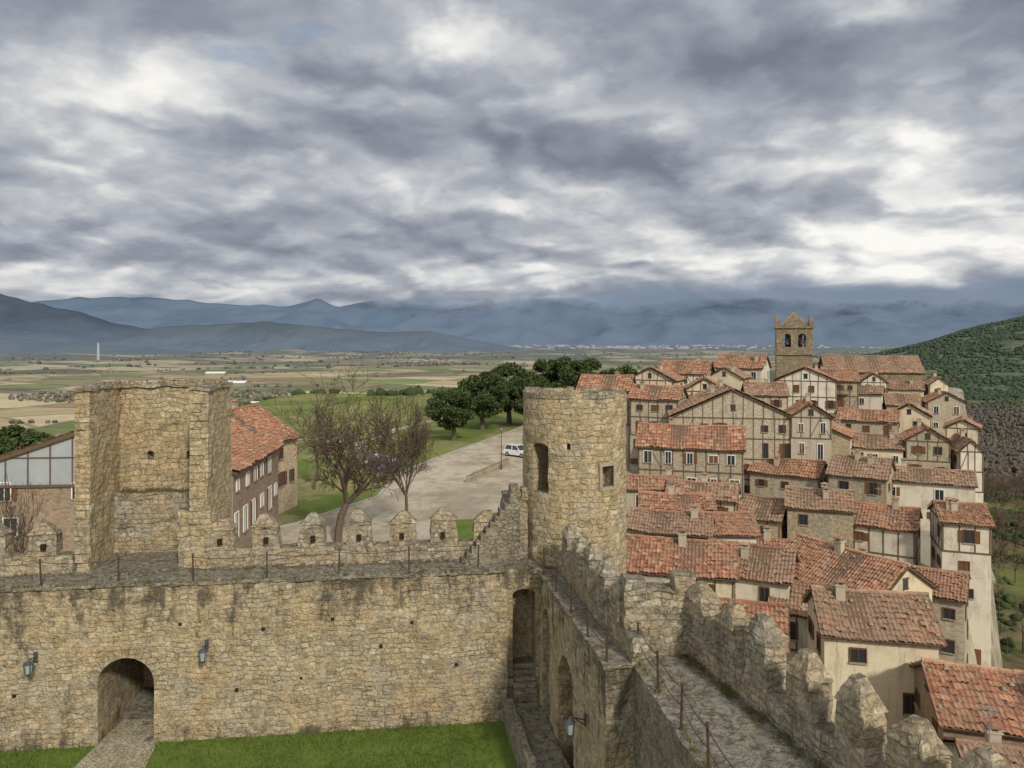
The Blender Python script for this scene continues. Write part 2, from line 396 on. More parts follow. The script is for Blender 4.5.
scrub=mix(nt,sm(nt,nz(nt,P,.12,6,.7),.4,.62),(0.16,0.13,0.075),(0.075,0.09,0.036))
scrub=mix(nt,mth(nt,'MULTIPLY',sm(nt,nz(nt,P,.03,5,.65),.56,.62),.7),scrub,(0.14,0.175,0.055))
near=mix(nt,sm(nt,zs.outputs[0],.96,.86),near,scrub)
rock=mix(nt,sm(nt,nz(nt,vmul(nt,P,(1,1,.4)),.35,6,.7),.4,.6),(0.20,0.175,0.13),(0.42,0.375,0.29))
near=mix(nt,sm(nt,nrm,.80,.62),near,rock)
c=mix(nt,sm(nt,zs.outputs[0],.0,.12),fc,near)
c=mix(nt,sm(nt,zs.outputs[1],.3,.8),c,(0.09,0.13,0.03))
setc(nt,b,c); me.materials.append(m)
link(bpy.data.objects.new('ground_terrain',me))

# ------------------------------------------------------------------ plaza, road
def sheet(name,pts,z,mat,parent=None):
    mb=MB(); mb.poly([(x,y,z) for x,y in pts]); return mb.obj(name,[mat],parent)
m,nt,b=newmat('plaza_gravel_paving',.95,.1)
P=nd(nt,'ShaderNodeNewGeometry').outputs['Position']
c=mix(nt,sm(nt,nz(nt,P,.14,7,.7),.40,.60),(0.34,0.29,0.22),(0.50,0.44,0.345))
c=mix(nt,mth(nt,'MULTIPLY',sm(nt,nz(nt,P,.35,7,.78),.5,.62),.6),c,(0.25,0.22,0.17))
tr=nd(nt,'ShaderNodeTexWave',{'Vector':vadd(nt,P,vmul(nt,nz(nt,P,.06,3,.5,out=1),(14,14,0))),'Scale':.18,'Distortion':1.0,'Detail':3.0})
c=mix(nt,mth(nt,'MULTIPLY',sm(nt,tr.outputs[1],.6,.95),.18),c,(0.22,0.20,0.16))
c=mix(nt,.4,c,ramp(nt,nz(nt,P,6,4,.7),[(.3,.6),(.7,1.)]),'MULTIPLY'); setc(nt,b,c); MAT['plaza']=m
plaza=[(-26,48),(11,48),(11,112),(10.5,150),(14,190),(9,190),(3.5,150),(-1,135),(-7.5,116),(-11.5,104),(-14.5,93),(-14.5,80),(-20,68),(-26,62)]
ROOT=empty('parking_plaza')
sheet('paving',plaza,-2.985,MAT['plaza'],ROOT)
mb=MB()
for k in range(6): mb.box((-3+k*2.7,99,-2.978),(.12,4.6,.004))
mb.obj('parking_bay_markings',[MAT['trim']],ROOT)
mb=MB()
edge=plaza[6:]+[plaza[0]]
for a,c_ in zip(edge[:-1],edge[1:]):
    a=Vector((a[0],a[1],-2.93)); c_=Vector((c_[0],c_[1],-2.93)); t=(c_-a)
    mb.box((a+c_)/2,(t.length,.3,.2),(t.normalized(),Vector((-t.y,t.x,0)).normalized(),UZ))
mb.obj('kerb',[MAT['kerb']],ROOT)
def strip(name,pts,w,z,mat):
    mb=MB(); L=[];
    for i,p in enumerate(pts):
        a=Vector(pts[max(0,i-1)]); c_=Vector(pts[min(len(pts)-1,i+1)]); t=(c_-a).normalized(); n=Vector((-t.y,t.x))
        L.append((Vector(p)+n*w/2,Vector(p)-n*w/2))
    for (a,b_),(c_,d) in zip(L[:-1],L[1:]):
        mb.poly([(b_.x,b_.y,z),(d.x,d.y,z),(c_.x,c_.y,z),(a.x,a.y,z)])
    return mb.obj(name,[mat])
strip('footpath',[(-16,93),(-22,108),(-25,122),(-22,140),(-16,158),(-8,175)],1.8,-2.975,MAT['plaza'])
strip('footpath',[(-25,122),(-40,128),(-55,130)],1.6,-2.965,MAT['plaza'])
strip('grass_verge',[(-4,54),(-3.5,62),(-4.5,70)],2.6,-2.972,MAT['lawn'])

# ------------------------------------------------------------------ castle
M1=fr(-.44,27.1,.993,.117)
X1=M1.to_3x3()@Vector((1,0,0)); Y1=M1.to_3x3()@Vector((0,1,0))
CW=empty('castle_curtain_wall')
bm=bmesh.new(); bm_box(bm,M1,-27,.28,0,1.9,-4,5.5)
cut=arch_cutter(M1,-13.0,1.85,-.3,2.15,.85,-1,2.6)
stone(bm,'wall_body',MAT['wall'],CW,.3,.06,[cut])
bm=bmesh.new()
bm_box(bm,M1,-14.6,-13.94,1.7,7.0,-4,4); bm_box(bm,M1,-12.06,-11.4,1.7,7.0,-4,4); bm_box(bm,M1,-14.6,-11.4,1.72,7.0,3.02,4.2); bm_box(bm,M1,-14.6,-11.4,6.6,7.2,-4,4)
stone(bm,'gate_passage_vault',MAT['merlon'],CW,.5,.03)
bm=bmesh.new(); bm_box(bm,M1,-14.0,-12.0,-.1,7.0,-3,.04); stone(bm,'gate_passage_floor',MAT['walk'],CW,.4,.02)
bm=bmesh.new()
bm_box(bm,M1,-27,-15.4,1.47,1.92,5.45,6.25); bm_box(bm,M1,-10.7,.2,1.47,1.92,5.45,6.25)
for s in (-18.1,-16.35,-19.8,-21.5,-10.25,-8.6,-6.9,-5.2,-3.6,-2.05,-.45):
    bm_merlon(bm,M1,s,1.45,1.94,6.2,1.0,.95,.5)
stone(bm,'battlements',MAT['merlon'],CW,.16,.06,f=2.2)
bm=bmesh.new(); bm_box(bm,M1,-27,.2,-.06,1.46,5.46,5.56)
for i in range(150):
    s=random.uniform(-26.5,0); y=random.choice([random.uniform(-.08,.1),random.uniform(1.2,1.45),random.uniform(.1,1.3)]); q=random.uniform(.06,.18); bm_box(bm,M1,s,s+q*1.5,y-q/2,y+q/2,5.5,5.57+random.uniform(0,.1))
stone(bm,'wall_walk',MAT['walk'],CW,.25,.05,f=3)
mb=MB()
for s in (-16.35,-10.25,-8.6,-6.9,-5.2,-3.6,-2.05,-.45):
    mb.box(M1@Vector((s,1.39,6.55)),(.16,.1,.22),(X1,Y1,UZ))
mb.obj('loophole_shade',[MAT['dark']],CW)  # dark boxes on the merlon faces paint the shade of slit openings
mb=MB()
for s,z in ((-24,3.9),(-21.2,3.7),(-18.4,4.0),(-11.2,4.1),(-8.4,3.8),(-6.0,4.05),(-3.2,3.8),(-1.6,2.2),(-7.1,2.0),(-9.3,1.7),(-4.3,3.0),(-16.6,1.9),(-19.2,2.1)):
    mb.box(M1@Vector((s,-.02,z)),(.11,.06,.10),(X1,Y1,UZ))
mb.obj('putlog_hole_shade',[MAT['dark']],CW)  # dark boxes set on the wall face in place of shaded recesses
bm=bmesh.new()
for i in range(15):
    t=math.pi*(i+.5)/15; ca_,sa_=math.cos(t),math.sin(t); q=random.uniform(.9,1.15)
    c0_=Vector((-13.0+(.925+.17*q)*ca_,-.03,2.15+(.85+.17*q)*sa_))
    rad=Vector((ca_,0,sa_)); tan=Vector((-sa_,0,ca_)); a=.16*q;b_=.10; pts=[]
    for yy in (-.05,.06):
        for sr,st in ((-1,-1),(1,-1),(1,1),(-1,1)):
            p=c0_+rad*(sr*a)+tan*(st*b_*(1.12 if sr>0 else .9)); p.y=yy; pts.append(M1@p)
    bm_hexa(bm,pts[:4],pts[4:])
bmesh.ops.recalc_face_normals(bm,faces=bm.faces)
stone(bm,'arch_voussoirs',MAT['wall'],CW,.3,.02)
bm=bmesh.new(); bm_box(bm,M1,.22,2.4,.28,2.0,-4,5.52)
cut=arch_cutter(M1,.93,.86,1.0,4.55,.2,-1,1.2)
stone(bm,'corner_bay',MAT['wall'],CW,.3,.04,[cut])
bm=bmesh.new()
for k in range(6): bm_box(bm,M1,.52,1.36,-.3+k*.18,1.2,.88+k*.16-.05,.88+(k+1)*.16)
stone(bm,'bay_steps',MAT['merlon'],CW,.3,.015)
bm=bmesh.new()
for i in range(9): 
    x=-5.3+random.uniform(0,1.2); z=.5+random.uniform(0,1.3); q=random.uniform(.15,.3); bm_box(bm,M1,x,x+q*1.6,-.07,.04,z,z+q)
stone(bm,'projecting_stones',MAT['wall'],CW,.2,.03)

# square open-backed tower
ST=empty('square_castle_tower')
bm=bmesh.new()
bm_box(bm,M1,-15.35,-14.85,1.6,4.9,-4,12.15)
bm_box(bm,M1,-14.852,-11.35,4.3,4.9,-4,12.1)
bm_box(bm,M1,-11.352,-10.72,1.6,4.9,-4,12.2)
cut=arch_cutter(M1,-12.15,.32,9.2,9.45,.1,3.9,4.7,4)
cut2=arch_cutter(M1,-13.7,.26,9.2,9.45,.1,3.9,4.7,4)
stone(bm,'tower_walls',MAT['tower'],ST,.27,.06,[cut,cut2])
bm=bmesh.new(); bm_box(bm,M1,-14.86,-11.34,3.75,4.31,5.3,7.95); stone(bm,'inner_ledge',MAT['merlon'],ST,.25,.07)
bm=bmesh.new(); bm_box(bm,M1,-14.86,-11.34,1.46,3.8,4.5,5.6); stone(bm,'tower_floor',MAT['walk'],ST,.25,.06)
bm=bmesh.new()
for a0,a1,y0,y1 in ((-15.42,-14.8,1.52,5),(-14.8,-11.4,4.2,5),(-11.4,-10.65,1.52,5)):
    bm_box(bm,M1,a0,a1,y0,y1,12.12,12.26)
for k in range(26):
    s=random.uniform(-15.2,-10.9); yy=random.uniform(4.4,4.8); q=random.uniform(.1,.22); bm_box(bm,M1,s-q,s+q,yy-.15,yy+.15,12.2,12.3+random.uniform(.0,.14))
for k in range(8):
    s=random.choice([-15.1,-11.05]); yy=random.uniform(1.8,4.4); q=random.uniform(.1,.22); bm_box(bm,M1,s-q,s+q,yy-.15,yy+.15,12.2,12.3+random.uniform(.0,.12))
stone(bm,'coping_stones',MAT['merlon'],ST,.22,.07)
bm=bmesh.new(); bm_box(bm,M1,-11.75,-10.6,1.50,2.2,5.4,7.7); bm_box(bm,M1,-10.62,-10.2,1.52,2.1,5.4,6.9); stone(bm,'stair_buttress',MAT['tower'],ST,.25,.07)
bm=bmesh.new(); z=5.9;k=0
while z<11.9:
    L=.36 if k%2 else .56
    bm_box(bm,M1,-11.37,-11.37+L,1.565,1.9,z,z+.29)
    bm_box(bm,M1,-15.37,-15.37+min(L,.5),1.565,1.9,z,z+.29)
    z+=.32;k+=1
stone(bm,'quoins',MAT['tower'],ST,.3,.025)

# round turret
RT=empty('round_castle_turret')
cx,cy,R0=2.5,29.6,2.05
def ring_mesh(name,prof,n,mat,parent,amp,cutters=(),jag=0):
    bm=bmesh.new(); rows=[]
    for r,z in prof:
        rows.append([bm.verts.new((cx+r*math.cos(2*math.pi*i/n),cy+r*math.sin(2*math.pi*i/n),z)) for i in range(n)])
    for a,b_ in zip(rows[:-1],rows[1:]):
        for i in range(n): bm.faces.new((a[i],a[(i+1)%n],b_[(i+1)%n],b_[i]))
    bm.faces.new(rows[0][::-1]); bm.faces.new(rows[-1])
    for v in bm.verts:
        if jag and v.co.z>11.5:
            v.co.z+=jag*noise.noise(Vector((v.co.x*1.3,v.co.y*1.3,0)))
    bmesh.ops.recalc_face_normals(bm,faces=bm.faces)
    return stone(bm,name,mat,parent,99,amp,cutters)
prof=[(R0+.12,-8)]+[(R0+.12-.12*(z+8)/13,z) for z in np.arange(-7,5,1.0)]+[(R0,z) for z in np.arange(5,11.8,.25)]+[(R0,11.85),(R0-.2,11.87),(R0-.45,11.86),(R0-.47,11.4),(R0-.47,11.0),(R0-.47,10.6),(.6,10.6)]
def radial(ang):
    o=Vector((math.cos(ang),math.sin(ang),0)); t=Vector((o.y,-o.x,0))
    return Matrix(((t.x,o.x,0,cx),(t.y,o.y,0,cy),(0,0,1,0),(0,0,0,1)))
cA=arch_cutter(radial(math.radians(225)),0,.8,8.2,9.95,.12,1.0,2.6,4)
cB=arch_cutter(radial(math.radians(303)),0,.56,8.45,9.2,.06,1.5,2.6,4)
cC=arch_cutter(radial(math.radians(262)),.1,.14,9.9,10.1,.05,1.7,2.6,4)
ring_mesh('turret_shaft',prof,72,MAT['tower'],RT,.06,[cA,cB,cC],.22)
mb=MB(); Mr=radial(math.radians(303)); tX=Mr.to_3x3()@Vector((1,0,0)); tY=Mr.to_3x3()@Vector((0,1,0))
mb.box(Mr@Vector((0,2.0,8.40)),(.8,.18,.12),(tX,tY,UZ)); mb.box(Mr@Vector((0,2.0,9.32)),(.85,.16,.14),(tX,tY,UZ))
mb.box(Mr@Vector((.34,1.98,8.86)),(.12,.18,.8),(tX,tY,UZ)); mb.box(Mr@Vector((-.34,1.98,8.86)),(.12,.18,.8),(tX,tY,UZ))
mb.obj('window_surround',[MAT['trim']],RT)
bm=bmesh.new()
for i in range(44):
    t=2*math.pi*i/44+random.uniform(-.03,.03); q=Matrix.Translation((cx,cy,0))@Matrix.Rotation(t,4,'Z')
    if random.random()<.75: bm_box(bm,q,R0-.42,R0+.03,-.14,.14,11.80,11.92+random.uniform(0,.16))
stone(bm,'rim_stones',MAT['merlon'],RT,.2,.05)
bm=bmesh.new(); bm_box(bm,M1,.35,2.4,1.55,3.2,-4,7.85); bm_box(bm,M1,1.0,1.5,1.5,1.9,7.8,8.25)
stone(bm,'stair_head_wall',MAT['merlon'],RT,.25,.07)
bm=bmesh.new()
for k in range(13):
    z=5.5+(k+1)*.225; x=-1.35+k*.18
    bm_box(bm,M1,x,x+.24 if k<12 else .5,.95,1.6,5.3,z)
stone(bm,'stair_steps',MAT['walk'],RT,.3,.04)

M2=fr(1.0,26.95,.181,-.983)
RW1=empty('castle_side_wall')
bm=bmesh.new(); bm_box(bm,M2,.0,7.9,0,1.15,-5,5.5)
c1=arch_cutter(M2,3.8,1.9,-.5,2.9,1.15,-1,.8); c2=arch_cutter(M2,1.05,1.1,.85,4.0,.55,-1,.6)
stone(bm,'wall_body',MAT['wall'],RW1,.26,.06,[c1,c2])
bm=bmesh.new(); bm_box(bm,M2,-.3,7.9,.72,1.17,5.45,6.2)
for s in (.9,2.3,3.7,5.1,6.5): bm_merlon(bm,M2,s,.70,1.19,6.15,.82,.95,.45)
stone(bm,'battlements',MAT['merlon'],RW1,.15,.055,f=2.4)
bm=bmesh.new(); bm_box(bm,M2,-.2,7.93,-.05,.71,5.46,5.56); stone(bm,'wall_walk',MAT['walk'],RW1,.22,.05,f=3)
bm=bmesh.new(); bm_box(bm,M2,.1,9.5,-1.25,-.02,-1,.88); bm_box(bm,M2,.1,9.5,-1.3,-1.05,-1,1.1)
stone(bm,'raised_platform',MAT['walk'],RW1,.25,.06)

RW2=empty('castle_near_wall')
bm=bmesh.new()
bm_quadprism(bm,[(3.7,14.7),(6.3,14.7),(4.85,20.0),(3.12,20.0)],-6,5.5)
bm_quadprism(bm,[(4.45,7.0),(8.6,7.0),(6.3,14.702),(3.7,14.702)],-6,5.5)
stone(bm,'wall_body',MAT['walk'],RW2,.2,.055,f=2.4)
M3=fr(4.75,19.9,3.45,-11.9)
bm=bmesh.new(); bm_box(bm,M3,-.3,13.5,0,.5,-6,6.12)
for s in (.3,1.75,3.1,4.55,6.0,7.4,8.8,10.2,11.6): bm_merlon(bm,M3,s,-.02,.52,6.08,.86,1.05,.52)
stone(bm,'battlements',MAT['merlon'],RW2,.11,.045,f=3.0)
bm=bmesh.new(); bm_box(bm,fr(3.05,20.0,1,0),0,1.95,-.05,.55,4,7.25)
bm_box(bm,fr(3.05,20.0,1,0),.0,.55,-.06,.56,7.2,7.5); bm_box(bm,fr(3.05,20.0,1,0),1.35,1.9,-.06,.56,7.2,7.6)
stone(bm,'cross_wall',MAT['merlon'],RW2,.14,.06,f=2.4)

def railing(name,M,ss_,y,z0,h=.95):
    mb=MB(); tops=[]
    for s in ss_:
        p=M@Vector((s,y,z0)); lean=Vector((random.uniform(-.04,.04),random.uniform(-.04,.04),h))
        mb.tube(p,p+lean,.032,.028,6); mb.tube(p,p+Vector((0,0,.06)),.07,.06,6); mb.tube(p+lean,p+lean+Vector((0,0,.05)),.045,.03,6); tops.append(p+lean)
    for a,b_ in zip(tops[:-1],tops[1:]):
        for dz,rr in ((-.06,.012),(-.45,.010)):
            prev=None
            for k in range(7):
                t=k/6; q=a.lerp(b_,t)+Vector((0,0,dz-.10*4*t*(1-t)))
                if prev is not None: mb.tube(prev,q,rr,rr,4,cap=False)
                prev=q
    mb.obj(name,[MAT['iron']])
railing('iron_railing',M1,[-25.8+2.5*k for k in range(11)],.12,5.5)
railing('iron_railing',M2,[.3,2.2,4.1,6.0,7.7],.08,5.5)
M4=fr(3.25,19.7,.094,-.995); railing('iron_railing',M4,[.1,1.9,3.6,5.3,7.0,8.7],.1,5.48,1.0)

def lantern(p,nrm,name='wall_lantern'):
    p=Vector(p); n=Vector(nrm).normalized(); t=Vector((-n.y,n.x,0)); e=empty(name,p)
    mb=MB(); ax=(t,n,UZ)
    mb.box((0,0,0),(.12,.04,.35),ax); mb.tube(n*.02,n*.45+UZ*.12,.02,.02,6); mb.tube(n*.02-UZ*.14,n*.30+UZ*.06,.015,.015,6)
    c=n*.45
    mb.tube(c+UZ*.12,c+UZ*.05,.02,.05,8); mb.tube(c+UZ*.05,c-UZ*.03,.05,.17,8); 
    for i in range(4):
        a=math.pi/4+i*math.pi/2; q=t*math.cos(a)+n*math.sin(a)
        mb.tube(c+q*.15-UZ*.03,c+q*.10-UZ*.36,.016,.016,4)
    mb.tube(c-UZ*.35,c-UZ*.42,.11,.05,8); mb.obj('bracket_and_frame',[MAT['lead']],e)
    mb=MB(); mb.tube(c-UZ*.04,c-UZ*.35,.13,.09,8); mb.obj('glass',[MAT['lamp_glass']],e)
n1=-Y1; n2=-(M2.to_3x3()@Vector((0,1,0)))
lantern(M1@Vector((-15.9,-.06,3.2)),n1); lantern(M1@Vector((-10.3,-.06,3.35)),n1); lantern(M2@Vector((6.2,-.06,3.3)),n2)
e=empty('information_sign',M1@Vector((.40,.22,1.35))); mb=MB(); mb.box((0,-.02,0),(.28,.04,.38),(X1,Y1,UZ)); mb.box((0,-.05,0),(.22,.02,.30),(X1,Y1,UZ),1); mb.obj('sign_panel',[MAT['iron'],MAT['trim']],e)

# courtyard
sheet('courtyard_lawn',[(-34,2),(1.5,2),(1.5,27.5),(-34,24)],0.02,MAT['lawn'])
m,nt,b=newmat('courtyard_path_paving',.95,.1); P=nd(nt,'ShaderNodeNewGeometry').outputs['Position']
v=nd(nt,'ShaderNodeTexVoronoi',{'Vector':P,'Scale':6.0},feature='DISTANCE_TO_EDGE'); 
c=mix(nt,sm(nt,nz(nt,P,1.5,6,.65),.35,.65),(0.30,0.265,0.20),(0.42,0.375,0.29)); c=mix(nt,sm(nt,v.outputs[0],.12,.0),c,(0.16,0.15,0.09))
c=mix(nt,mth(nt,'MULTIPLY',sm(nt,nz(nt,P,2.5,5,.7),.52,.66),.7),c,(0.12,0.15,0.05)); setc(nt,b,c); bump(nt,b,v.outputs[0],.5,.03)
sheet('courtyard_path',[(-14.5,14),(-11.6,14),(-11.3,21),(-12.3,25.7),(-12.45,27.2),(-14.3,27.2),(-14.3,25.5),(-14.3,21)],0.05,m)
mb=MB()
for i in range(52000):
    x=random.uniform(-18,1.0); y=random.uniform(20.5,27)
    if y>25.05+.118*(x+17.4): continue
    ed=.25*noise.noise(Vector((x*2,y*2,0)))
    if -14.35+ed<x<-11.7-(y-21)*.16+ed and random.random()<.96: continue
    if x>.2+(27-y)*.18-1.2: continue
    den=noise.noise(Vector((x*.8,y*.8,2)))
    if random.random()>.75+den*.6: continue
    a=random.uniform(0,math.pi); h=random.uniform(.03,.11); w=random.uniform(.012,.03)
    if y>24.8+.118*(x+17.4) and random.random()<.3: h*=2.2
    dx,dy=math.cos(a)*w,math.sin(a)*w; lx,ly=random.uniform(-.04,.04),random.uniform(-.04,.04)
    mb.poly([(x-dx,y-dy,.018),(x+dx,y+dy,.018),(x+lx,y+ly,.02+h)])
mb.obj('lawn_grass_blades',[MAT['lawn']])
wm=leaf_mat('wall_weeds_leaf',(0.10,0.11,0.03),(0.16,0.14,0.06),(0.22,0.18,0.09))
mb=MB()
def tuft(p,r,n):
    for _ in range(n):
        a=random.uniform(0,2*math.pi); rr=random.uniform(0,r); q=Vector(p)+Vector((math.cos(a)*rr,math.sin(a)*rr,-.02)); w=.012
        b2=random.uniform(0,math.pi); d=Vector((math.cos(b2)*w,math.sin(b2)*w,0)); t=Vector((random.uniform(-.08,.08),random.uniform(-.08,.08),random.uniform(.05,.2)))
        mb.poly([q-d,q+d,q+t])
for k in range(110): tuft(M1@Vector((random.uniform(-22,.2),random.choice([1.38,1.30,.02,.05]),5.58)),.14,16)
for k in range(60): tuft(M1@Vector((random.uniform(-14.7,-11.5),random.uniform(3.75,4.25),7.98)),.12,16)
for k in range(90): tuft(M3@Vector((random.uniform(0,12),random.uniform(-.26,-.05),5.52)),.16,22)
for k in range(40): tuft(M4@Vector((random.uniform(0,9),random.uniform(.0,.25),5.5)),.12,16)
mb.obj('wall_weeds',[wm])

# ------------------------------------------------------------------ houses
def tile_slope(acc,o,u,v,L,S,per,row,seed):
    n=u.cross(v).normalized()
    if n.z<0: n=-n
    nu=max(4,int(L/per)*4); nr=max(2,int(round(S/row))); row=S/nr
    r=np.random.default_rng(seed)
    a=np.linspace(0,L,nu+1)
    ph=2*math.pi*a/per
    rr=np.repeat(np.arange(nr),2)
    s=np.empty(2*nr); s[0::2]=np.arange(nr)*row-.04; s[1::2]=(np.arange(nr)+1)*row
    tile=np.floor(a/per).astype(int); nt_=tile.max()+1
    jit=r.normal(0,.018,(nr,nt_))[:,tile][rr]
    sj=r.normal(0,.04,(nr,nt_))[:,tile][rr]; sj[1::2]=0
    lift=np.tile([.055,0],nr)[:,None]
    sag=-.13*np.sin(math.pi*a/L)[None,:]*(.5+.5*(s/S)[:,None])+.07*np.sin(a*1.3+seed)[None,:]
    hgt=.055*np.cos(ph)[None,:]+lift+jit+sag
    A=np.broadcast_to(a,(2*nr,nu+1)); Sm=s[:,None]+sj
    o=np.array(o);U=np.array(u);Vv=np.array(v);N=np.array(n)
    pts=o+A[...,None]*U+Sm[...,None]*Vv+hgt[...,None]*N
    base=acc['n']; acc['v'].append(pts.reshape(-1,3)); acc['n']+=2*nr*(nu+1)
    i=np.arange(nu); W=nu+1
    for k in range(nr):
        r0=base+2*k*W; q=np.stack([r0+i,r0+i+1,r0+W+i+1,r0+W+i],1); acc['f'].append(q)
        tu=tile[:-1].astype(float)+.5; uv=np.stack([tu,np.full(nu,k+.5)],1)+seed*7.0
        acc['uv'].append(np.repeat(uv,4,0))
def roof_obj(acc,mat,parent,name='roof_tiles'):
    v=np.concatenate(acc['v']); f=np.concatenate(acc['f']); uv=np.concatenate(acc['uv'])
    me=bpy.data.meshes.new(name); me.vertices.add(len(v)); me.vertices.foreach_set('co',v.astype(np.float32).ravel())
    me.loops.add(f.size); me.loops.foreach_set('vertex_index',f.astype(np.int32).ravel())
    me.polygons.add(len(f)); me.polygons.foreach_set('loop_start',np.arange(0,f.size,4,dtype=np.int32))
    me.update(calc_edges=True)
    l=me.uv_layers.new(name='UVMap'); l.data.foreach_set('uv',uv.astype(np.float32).ravel())
    me.materials.append(mat); me.validate(); return link(bpy.data.objects.new(name,me),parent)
seedc=[1]
def house(name,cx,cy,rot,w,d,base,eave,rise,wall='cream',timber=0,roof='roof_old',chim=1,ov=.45,per=None,wins=True,balc=0):
    seedc[0]+=1; sd=seedc[0]; rs=random.Random(sd)
    e=empty(name,(cx,cy,base),math.radians(rot)); H=eave-base; hw,hd=w/2,d/2
    if per is None: per=.26 if cy<75 else (.34 if cy<105 else .5)
    mb=MB()
    V=[(-hw,-hd,0),(hw,-hd,0),(hw,hd,0),(-hw,hd,0),(-hw,-hd,H),(hw,-hd,H),(hw,hd,H),(-hw,hd,H),(-hw,0,H+rise),(hw,0,H+rise)]
    mb.v=list(V); mb.f=[(0,1,5,4),(1,2,6,9,5),(2,3,7,6),(3,0,4,8,7),(4,5,9,8),(7,8,9,6)]; mb.m=[0]*6
    mb.obj('walls',[MAT[wall]],e)
    acc={'v':[],'f':[],'uv':[],'n':0}
    sl=math.hypot(hd,rise); ovs=ov
    for sgn in (-1,1):
        v=Vector((0,-sgn*hd,rise)).normalized()
        o=Vector((-hw-ov*.7,sgn*hd,H))-v*ovs+Vector((0,0,.14)); u=Vector((1,0,0))
        tile_slope(acc,o,u,v,w+ov*1.4,sl+ovs,per,.42 if per<.3 else .6,sd*2+(sgn>0))
    roof_obj(acc,MAT[roof],e)
    mb=MB()
    for sgn in (-1,1):
        v=Vector((0,-sgn*hd,rise)).normalized(); n=Vector((0,sgn*rise,hd)).normalized()
        c=Vector((0,sgn*hd,H))+v*(sl-ovs)/2+Vector((0,0,-.05))
        mb.box(c,(w+ov*1.3,sl+ovs-.05,.10),(Vector((1,0,0)),v,n))
        for i in range(int(w/.9)):
            x=-hw+.4+i*.9; c=Vector((x,sgn*hd,H))-v*ovs*.45-n*.15
            mb.box(c,(.10,ovs*1.0,.10),(Vector((1,0,0)),v,n))
    mb.obj('roof_boards',[MAT['timber']],e)
    mb=MB(); n=max(3,int(w/.5))
    for i in range(n):
        x0=-hw-ov*.6+(w+ov*1.2)*i/n; x1=x0+(w+ov*1.2)/n+.05; dz=rs.uniform(-.02,.03)-.10*math.sin(math.pi*(i+.5)/n)
        mb.tube((x0,0,H+rise+.12+dz),(x1,0,H+rise+.15+dz),.16,.13,7)
    if cy<80:
        for i in range(int(w*1.8)):
            sgn=-1; t_=rs.uniform(0,1); x=rs.uniform(-hw,hw)
            if rs.random()<.5: x=rs.choice([-hw,hw])
            mb.box((x,sgn*hd*(1-t_),H+rise*t_+.2),(rs.uniform(.15,.32),rs.uniform(.15,.25),.12),None,1,.7)
    mb.obj('ridge_tiles',[MAT[roof],MAT['trim']],e)
    faces=[((0,-hd),Vector((1,0,0)),Vector((0,-1,0)),w,0),((-hw,0),Vector((0,-1,0)),Vector((-1,0,0)),d,1),((hw,0),Vector((0,1,0)),Vector((1,0,0)),d,1),((0,hd),Vector((-1,0,0)),Vector((0,1,0)),w,0)]
    mw=MB(); mt=MB(); nst=max(1,min(4,int(H/2.6)))
    wm_=rs.choice([0,0,0,2])
    for (fx,fy),t,n,L,gab in faces:
        O=Vector((fx,fy,0)); ax=(t,n,UZ)
        cols=max(1,int(L/2.3)); 
        if wins:
            for s in range(nst):
                zc=H-1.35-s*2.65+rs.uniform(-.1,.1)
                for c_ in range(cols):
                    if rs.random()<.16: continue
                    tx=(c_+.5)/cols*L-L/2+rs.uniform(-.35,.35); ww=rs.choice([.6,.75,.85,.95]); wh=rs.choice([.8,1.0,1.15,1.3])
                    p=O+t*tx+UZ*zc
                    if s==1 and rs.random()<.25: wh=1.9; p=p-UZ*.35
                    shut=rs.random()<.25
                    mw.box(p+n*.012,(ww,.03,wh),ax,0 if shut else 1)
                    for q,sz in (((-ww/2-.04),(.08,.11,wh+.16)),((ww/2+.04),(.08,.11,wh+.16)),(0,(.04,.07,wh))):
                        mw.box(p+t*q+n*.03,sz,ax,wm_)
                    mw.box(p+UZ*(wh/2+.04)+n*.035,(ww-.01,.11,.09),ax,wm_); mw.box(p-UZ*(wh/2+.05)+n*.05,(ww+.2,.18,.08),ax,3)
                    if rs.random()<.2:
                        for q in (-1,1): mw.box(p+t*q*(ww/2+.28)+n*.03,(.38,.05,wh),ax,0)
            if gab and rise>1.5:
                p=O+UZ*(H+rise*.35); mw.box(p+n*.012,(.6,.03,.7),ax,1); mw.box(p+n*.03+UZ*.38,(.7,.09,.08),ax,0); mw.box(p+n*.03-UZ*.38,(.7,.09,.08),ax,0)
        if timber:
            nb=max(3,int(L/1.2)); zb=max(0,H-2.7*min(nst,timber))
            for s in range(min(nst,timber)+1):
                mt.box(O+n*.02+UZ*(H-.10-2.65*s),(L+.06,.09,.14),ax)
            for i in range(nb+1):
                tx=-L/2+.08+i*(L-.16)/nb+(rs.uniform(-.12,.12) if 0<i<nb else 0)
                mt.box(O+t*tx+n*.012+UZ*((H+zb)/2),(.11,.06,H-zb),ax)
                if i<nb and rs.random()<.2 :
                    s=rs.randrange(min(nst,timber)); bw=(L-.16)/nb
                    a=Vector((t*1.0)*bw*(1 if rs.random()<.5 else -1)+UZ*2.4); ln=a.length; a.normalize(); cc=O+t*(tx+bw/2)+n*.006+UZ*(H-1.4-2.65*s)
                    mt.box(cc,(ln,.05,.09),(a,n,a.cross(n)))
            if gab:
                for i in range(1,nb):
                    tx=-L/2+.08+i*(L-.16)/nb; hh=rise*(1-abs(tx)/(L/2))-.15
                    if hh>.3: mt.box(O+t*tx+n*.012+UZ*(H+hh/2),(.10,.06,hh),ax)
